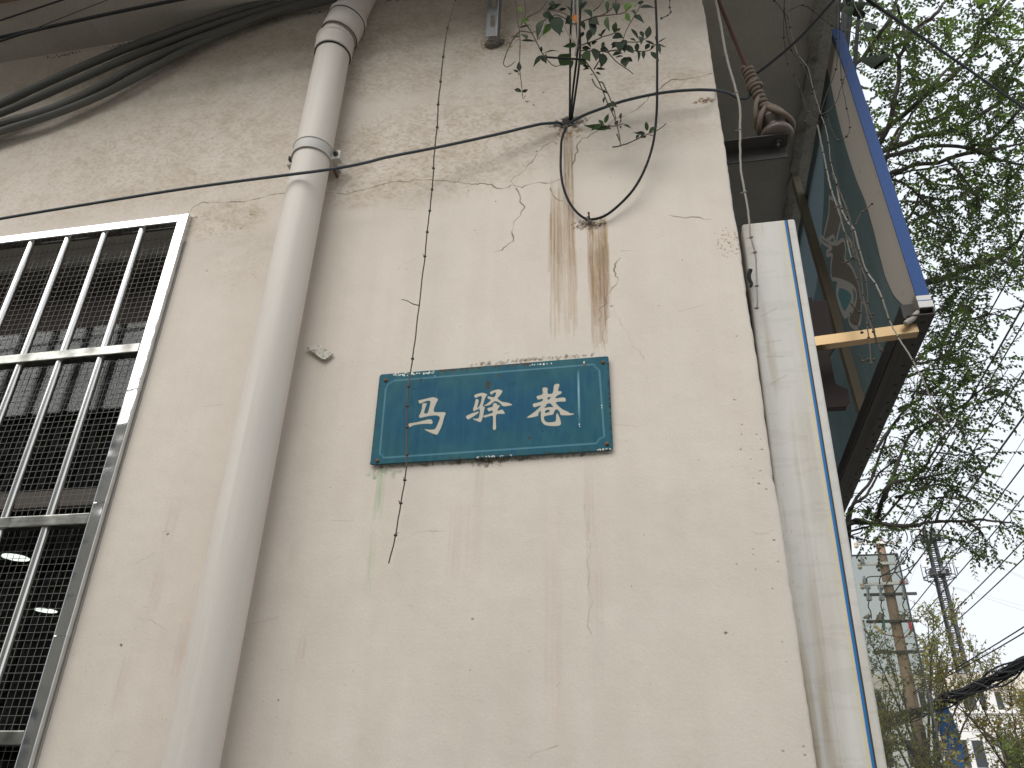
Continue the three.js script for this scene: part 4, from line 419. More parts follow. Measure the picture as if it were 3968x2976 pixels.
  [[[.881,4.569,-.5],[.879,4.485,-.5],[.888,4.422,-.5],[.895,4.373,-.5],[.911,4.349,-.5]],[[.82,4.364,-.5],[.851,4.33,-.5],[.88,4.31,-.5],[.896,4.248,-.5],[.904,4.183,-.5]],[[.911,4.547,-.5],[.911,4.478,-.5]],[[.911,4.349,-.5],[.915,4.283,-.5],[.905,4.189,-.5]]].forEach((L, i) => part('stem', tube(L, .002, { rad: 5, jig: .001, seed: 90 + i }), M.drystem, t));
  const dm = leafMat(.022, .032, .018, .1); [[.901,4.19,-.5,.857,4.082,-.463,.8,0],[.901,4.177,-.5,.909,4.123,-.478,.6,0],[.906,4.189,-.5,.881,4.179,-.479,.5,0],[.913,4.187,-.5,.934,4.188,-.483,.5,0],[.917,4.174,-.5,.933,4.13,-.484,.5,0],[.898,4.162,-.5,.875,4.092,-.479,.7,0],[.92,4.373,-.5,.877,4.295,-.462,.6,0],[.913,4.355,-.5,.927,4.336,-.51,.6,0],[.864,4.517,-.5,.852,4.518,-.533,.8,0],[.877,4.521,-.5,.881,4.479,-.521,.8,0],[.901,4.515,-.5,.901,4.47,-.522,.8,0],[.914,4.497,-.5,.95,4.476,-.511,.5,0],[.903,4.459,-.5,.906,4.403,-.475,.6,0],[.894,4.454,-.5,.905,4.448,-.535,.7,0],[.847,4.493,-.5,.853,4.429,-.504,.6,0],[.919,4.503,-.5,.931,4.458,-.475,.5,0],[.835,4.524,-.5,.828,4.489,-.519,.6,0],[.882,4.436,-.5,.876,4.438,-.535,.5,0],[.862,4.462,-.5,.888,4.45,-.521,.7,0],[.85,4.535,-.5,.872,4.534,-.533,.8,0]].forEach((v, i) => part('leaf', leaf(v.slice(0, 3), v.slice(3, 6), v[6], 700 + i), dm, t));
}

// ---------------------------------------------------------------- white banner panel, glass pane, signboard
{
  const g = thing('banner_panel', 'tall white fabric banner panel with blue edge line beside the wall corner', 'panel', null, [.262, 0, -.06]);
  const W = 256, H = 2048, c = document.createElement('canvas'); c.width = W; c.height = H; const x = c.getContext('2d'), im = x.createImageData(W, H), d = im.data, wd = .1395, ht = 3.088;
  for (let j = 0; j < H; j++) for (let i = 0; i < W; i++) {
    const u = i / W, y = ht * (1 - j / H), o = (j * W + i) * 4, a = fbm(u * 3, y * 3, 4) - .5, f = ((i + (j & 1)) % 2 ? 3 : -3) + (nz(i * .9, j * .9) - .5) * 8, b = fbm(u * 5 + 30, y * 2.2, 4), st = Math.max(0, b - .46) * (y < 2.5 ? 2.3 : 1.5) * (u < .42 ? 1 : .3), sk = fbm(u * 2 + 3, y * 60, 3) > .63 ? 5 : 0;
    d[o] = cl8(206 + a * 14 + f - st * 52 - sk); d[o + 1] = cl8(203 + a * 14 + f - st * 68 - sk); d[o + 2] = cl8(196 + a * 12 + f - st * 92 - sk); d[o + 3] = 255;
  }
  x.putImageData(im, 0, 0); const X = (m) => m / wd * W;
  const wav = (m, w, col) => { x.strokeStyle = col; x.lineWidth = X(w); x.beginPath(); for (let j = 0; j <= H; j += 16) { const q = X(m) + (nz(j * .02, m * 70) - .5) * .8; j ? x.lineTo(q, j) : x.moveTo(q, j); } x.stroke(); };
  wav(.1065, .0016, 'rgba(214,200,96,.9)'); wav(.1105, .0018, 'rgba(205,160,160,.55)'); wav(.1143, .0054, 'rgb(20,110,170)'); wav(.1186, .0036, 'rgb(58,52,48)');
  const r = rng(31); for (let i = 0; i < 240; i++) { x.fillStyle = `rgba(110,96,72,${.1 + r() * .25})`; x.fillRect(r() * r() * W * .8, r() * H, 1 + r() * 2, 1 + r() * 3); }
  for (const [y, s] of [[2.78, .5], [2.7, .1], [2.66, -.1], [2.58, .55]]) { x.strokeStyle = 'rgba(130,118,98,.22)'; x.lineWidth = 2.6; x.beginPath(); x.moveTo(X(.018), (1 - y / ht) * H); x.lineTo(X(.06), (1 - (y + .042 * s) / ht) * H); x.stroke(); }
  const map = new THREE.CanvasTexture(c); map.colorSpace = THREE.SRGBColorSpace;
  const bx = new RoundedBoxGeometry(wd, ht, .05, 3, .007); bx.translate(wd / 2, ht / 2, -.025); const p = bx.attributes.position, u = bx.attributes.uv;
  for (let i = 0; i < p.count; i++) { u.setXY(i, p.getX(i) / wd, p.getY(i) / ht); p.setX(i, p.getX(i) + (p.getY(i) - ht) * .0205); } bx.computeVertexNormals();
  part('banner_box', bx, mat([1, 1, 1], .7, { map }), g); part('mounting_batten', [box(-.02, .05, .1, 2.9, -.09, -.052)], M.iron, g);
}
{
  const g = thing('glass_pane', 'upright clear glass sheet standing beside the white panel', 'glass', null, [.383, 0, -.09]);
  const gl = new THREE.MeshPhysicalMaterial({ color: lin(.68, .70, .67), roughness: .02, transmission: 1, thickness: 0, ior: 1.8 });
  part('pane', box(-.02, .097, .02, 2.158, -.004, .004), gl, g); part('polished_edge', [box(.0972, .0988, .02, 2.1585, -.0041, .0041), box(-.02, .0988, 2.1586, 2.16, -.0041, .0041)], mat([.10, .12, .115], .3), g); part('patch_fitting', [box(-.03, .09, 0, .06, -.012, .012)], M.galv, g);
}
{ // shop signboard seen from behind
  const yb = 2.92, yt = 4.12, lean = .029, zn = -.3, zf = -5.2, xb = .735, g = thing('shop_signboard', 'blue edged shop signboard hung on the canopy, seen from its dark teal back', 'signboard');
  const P = (y) => xb - (y - yb) * lean, H = yt - yb, L = zn - zf;
  // the back of the printed sheet with the print showing through
  const W = 2048, Hh = 1024, c = document.createElement('canvas'); c.width = W; c.height = Hh; const x = c.getContext('2d'), SPAN = 2.4, im = x.createImageData(W, Hh), d = im.data;
  for (let j = 0; j < Hh; j++) for (let i = 0; i < W; i++) { const u = i / W * SPAN, v = j / Hh * H, o = (j * W + i) * 4, a = fbm(u * 5, v * 3, 4) - .5, b = fbm(u * 24 + 8, v * 5, 3) - .5; d[o] = cl8(94 + a * 24 + b * 14); d[o + 1] = cl8(110 + a * 22 + b * 14); d[o + 2] = cl8(108 + a * 24 + b * 16); d[o + 3] = 255; }
  x.putImageData(im, 0, 0); const Q = ([, y, z]) => [(zn - z) / SPAN * W, (yt - y) / H * Hh];
  const fill = (pts, col, st) => { x.beginPath(); pts.forEach((p, i) => { const a = Q(p), n = Q(pts[(i + 1) % pts.length]), mx = (a[0] + n[0]) / 2, my = (a[1] + n[1]) / 2; i ? x.quadraticCurveTo(a[0], a[1], mx, my) : x.moveTo(mx, my); }); x.closePath(); x.fillStyle = col; x.fill(); if (st) { x.strokeStyle = st; x.lineWidth = 26; x.lineJoin = 'round'; x.stroke(); } };
  // paler area painted for light glowing through, and the ornament with its light outline
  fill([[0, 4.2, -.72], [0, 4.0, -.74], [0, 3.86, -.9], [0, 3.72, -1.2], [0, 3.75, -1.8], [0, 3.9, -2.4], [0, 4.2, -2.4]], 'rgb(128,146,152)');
  const orn = [[.735,3.837,-1.095],[.735,3.761,-1.017],[.735,3.623,-.903],[.735,3.707,-1.048],[.735,3.628,-.927],[.735,3.616,-1],[.735,3.582,-1.039],[.735,3.549,-.987],[.735,3.38,-.805],[.735,3.323,-.797],[.735,3.316,-.875],[.735,3.346,-.995],[.735,3.238,-.888],[.735,3.289,-.764],[.735,3.431,-.775],[.735,3.52,-.854],[.735,3.524,-.797],[.735,3.564,-.779],[.735,3.623,-.903]], orn1 = [[.735,3.838,-.801],[.735,3.769,-.851],[.735,3.764,-.949],[.735,3.761,-1.017],[.735,3.714,-.946],[.735,3.669,-.865],[.735,3.639,-.899],[.735,3.644,-.795],[.735,3.632,-.728]], orn3 = [[.735,3.54,-1.028],[.735,3.474,-.932],[.735,3.386,-.848],[.735,3.352,-.86],[.735,3.356,-.932],[.735,3.376,-1.015],[.735,3.456,-1.036]];
  fill(orn1, 'rgb(112,104,94)', 'rgb(158,156,148)'); fill(orn, 'rgb(104,96,86)', 'rgb(158,152,142)'); fill(orn1, 'rgb(112,104,94)'); fill(orn, 'rgb(104,96,86)'); fill(orn3, 'rgb(84,120,118)', 'rgb(158,152,142)');
  const mg = [[.735,3.588,-.499],[.735,3.475,-.479],[.735,3.345,-.485],[.735,3.262,-.494],[.735,3.179,-.496],[.735,3.084,-.47],[.735,3.007,-.417],[.735,2.93,-.33]]; fill([[0, 4.3, -.29], [0, 4.3, -.42], [0, 3.9, -.5], ...mg, [0, 2.9, -.31], [0, 2.9, -.29]], 'rgb(186,176,162)', 'rgba(60,52,44,.0)');
  x.strokeStyle = 'rgba(52,44,36,.7)'; x.lineWidth = 3; x.beginPath(); mg.forEach((p, i) => { const q = Q(p); i ? x.lineTo(...q) : x.moveTo(...q); }); x.stroke();
  const rr = rng(3); for (let i = 0; i < 400; i++) { x.fillStyle = `rgba(60,56,48,${.05 + rr() * .2})`; x.beginPath(); x.ellipse(rr() * W, rr() * Hh, 1 + rr() * 4, 1 + rr() * 8, 0, 0, 7); x.fill(); }
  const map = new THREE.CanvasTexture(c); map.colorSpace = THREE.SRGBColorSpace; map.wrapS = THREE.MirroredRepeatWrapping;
  { // sheet
    const n = 60, m = 16, pos = [], uv = [], ix = []; for (let i = 0; i <= n; i++) for (let j = 0; j <= m; j++) { const z = zn - .004 - (L - .01) * (i / n) ** 1.4, y = yb + .004 + (H - .006) * j / m; pos.push(P(y) + .004 + (fbm(z * 3, y * 3, 2) - .5) * .012, y, z); uv.push((zn - z) / SPAN, (y - yb) / H); }
    for (let i = 0; i < n; i++) for (let j = 0; j < m; j++) { const a = i * (m + 1) + j; ix.push(a, a + 1, a + m + 1, a + m + 1, a + 1, a + m + 2); }
    const q = new THREE.BufferGeometry(); q.setAttribute('position', new THREE.Float32BufferAttribute(pos, 3)); q.setAttribute('uv', new THREE.Float32BufferAttribute(uv, 2)); q.setIndex(ix); q.computeVertexNormals();
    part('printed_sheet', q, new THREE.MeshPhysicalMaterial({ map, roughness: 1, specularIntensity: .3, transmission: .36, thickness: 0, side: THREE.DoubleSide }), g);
  }
  const prism = (x0, x1, y0, y1, z0, z1) => { const b = box(0, 1, y0, y1, z0, z1), p = b.attributes.position; for (let i = 0; i < p.count; i++) p.setX(i, P(p.getY(i)) + x0 + (x1 - x0) * p.getX(i)); b.computeVertexNormals(); return b; };
  const weave = tex(256, 256, (u, v) => { const k = (nz(u * 128, v * 128) - .5) * 24; return [cl8(22 + k * .5), cl8(70 + k), cl8(132 + k)]; }); weave.repeat.set(6, 6);
  part('blue_edge', metreUV(prism(.0, .035, yb + .04, yt, zn, zn + .004)), mat([1, 1, 1], .6, { map: weave }), g, 'bright blue end strip');
  part('white_edge', [prism(-.001, .036, yb + .024, yb + .0395, zn, zn + .0045), prism(-.001, .037, yb + .0, yb + .0205, zn, zn + .005)], M.white, g, 'white foot of the end strip'); part('thin_blue_line', prism(-.0008, .0362, yb + .0206, yb + .0239, zn, zn + .0046), mat([.03, .13, .3], .6), g);
  part('street_frame', [prism(.012, .035, yb, yb + .06, zf, zn - .0005), prism(.012, .035, yt - .06, yt, zf, zn - .0005)], mat([.12, .12, .12], .6), g);
  const sheet = mat([.42, .38, .33], .8); { const [a, b] = [[.733,2.916,-.31],[.691,2.88,-.31]]; part('folded_flap', tube([a, [(a[0] + b[0]) / 2, (a[1] + b[1]) / 2 - .004, a[2]], b], (u) => .006 + .002 * Math.sin(u * 3.1) + .001 * u, { rad: 10, seg: 16 }), sheet, g, 'loose dirty flap of banner cloth'); }
  const an = part('bottom_angle', [box(.70, .772, yb - .022, yb - .018, zf, zn), box(.768, .772, yb - .0175, yb + .02, zf, zn)], mat([.17, .165, .155], .8, { map: concreteMap }), g, 'dark perforated steel angle along the lower edge');
  const hl = []; for (let k = 0; k < 60; k++) { const q = new THREE.CylinderGeometry(.005, .005, .003, 8); q.translate(.748 + (k % 2) * .01, yb - .0225, zn - .04 - k * .06); hl.push(q); } part('punched_holes', hl, M.dark, an);
  part('bottom_tube', [box(.695, .728, yb - .016, yb + .03, zf, zn - .02)], M.iron, g);
  const post = mat([.30, .25, .18], .7);
  for (const z of [-1.06, -2.6, -4.1]) part('post', bar([P(yb) - .02, yb + .03, z + .05], [P(yt) - .018, yt + .1, z - .09], .03, .04), post, g);
  const br = new THREE.MeshStandardMaterial({ color: lin(.55, .38, .2), metalness: .85, roughness: .3 });
  part('strut', [bar([.236, 2.845, -.345], [.728, 2.878, -.345], .03, .03)], br, g, 'brassy square steel strut from the wall'); part('strut', [bar([.236, 2.86, -2.4], [.728, 2.9, -2.4], .03, .03)], br, g);
  for (const z of [-1.6, -3.4]) part('hanger', bar([.71, 4.05, z], [.71, 4.268, z], .03), M.iron, g);
}
{ // shutter box end under the canopy
  const C = [[.487,3.077,-.45],[.529,3.062,-.45],[.528,2.971,-.45],[.516,2.897,-.45],[.532,2.726,-.45],[.523,2.695,-.45],[.476,2.694,-.45]], t = thing('shutter_bracket', 'dark brown roller shutter end bracket between panel and signboard', 'bracket', null, [0, 0, -.45]);
  const s = new THREE.Shape(); s.moveTo(.236, 3.08); s.lineTo(.487, 3.077); s.lineTo(.487, 3.062); s.lineTo(.529, 3.062); s.lineTo(.528, 2.9); s.lineTo(.505, 2.87); s.lineTo(.505, 2.77); s.lineTo(.535, 2.75); s.lineTo(.535, 2.71); s.lineTo(.523, 2.695); s.lineTo(.236, 2.695); s.closePath();
  part('end_plate', new THREE.ExtrudeGeometry(s, { depth: .02, bevelEnabled: true, bevelThickness: .002, bevelSize: .002, bevelSegments: 1 }), mat([.022, .012, .009], .75), t); part('roller', rod([.38, 2.88, -.01], [.38, 2.88, -3.5], .11, .11, 28), mat([.05, .045, .04], .6), t);
}

// ---------------------------------------------------------------- opposite house behind the camera (mirrored in the steel)
{
  const t = thing('opposite_house', 'grey rendered house across the alley mirrored in the steel grille', 'building', null, [-3.5, 0, 5.2]);
  part('wall', box(-6, 5.5, 0, 5.6, 0, 5), mat([.34, .33, .29], .9), t); part('roof', [box(-6.2, 5.7, 5.6, 5.75, -.15, 5.2)], mat([.16, .15, .14], .9), t);
  for (const x of [-4.2, -1.2, 1.8]) for (const y of [1, 3.9]) { const w = part('window', box(x, x + 1.4, y, y + 1.5, -.03, -.002), mat([.04, .045, .05], .1), t); part('frame', [box(x - .05, x, y - .05, y + 1.55, -.05, -.031), box(x + 1.4, x + 1.45, y - .05, y + 1.55, -.05, -.031), box(x, x + 1.4, y + 1.5, y + 1.55, -.05, -.031), box(x, x + 1.4, y - .05, y, -.05, -.031)], M.white, w); }
}
// ---------------------------------------------------------------- street tree with small leaves
const barkMap = tex(128, 256, (u, v) => { const k = 78 + (fbm(u * 12, v * 5, 4) - .5) * 80; return [k, k * .93, k * .86]; });
M.treebark = mat([1, 1, 1], .95, { map: barkMap });
function leafMesh(list) { // list of [base, tip, width]; each leaf is four triangles folded on its midrib
  const n = list.length, pos = new Float32Array(n * 15), idx = new Uint32Array(n * 12), nor = new Float32Array(n * 15); const s = new THREE.Vector3(), d = new THREE.Vector3(), f = new THREE.Vector3();
  list.forEach(([a, b, w, fx, fy, fz], i) => {
    d.copy(b).sub(a); const L = d.length(); f.set(fx, fy, fz); s.copy(d).cross(f).normalize(); f.copy(s).cross(d).normalize();
    const P = [[0, 0], [.45, -1], [.5, 0], [.45, 1], [1, 0]];
    P.forEach(([t, e], k) => { const o = i * 15 + k * 3, h = e * L * w * .5, up = Math.abs(e) * L * w * .14; pos[o] = a.x + d.x * t + s.x * h + f.x * up; pos[o + 1] = a.y + d.y * t + s.y * h + f.y * up; pos[o + 2] = a.z + d.z * t + s.z * h + f.z * up; nor[o] = f.x; nor[o + 1] = f.y; nor[o + 2] = f.z; });
    const q = i * 5; idx.set([q, q + 1, q + 2, q, q + 2, q + 3, q + 1, q + 4, q + 2, q + 2, q + 4, q + 3], i * 12);
  });
  const g = new THREE.BufferGeometry(); g.setAttribute('position', new THREE.BufferAttribute(pos, 3)); g.setAttribute('uv', new THREE.BufferAttribute(new Float32Array(n * 10), 2)); g.setIndex(new THREE.BufferAttribute(idx, 1)); g.computeVertexNormals(); return g;
}
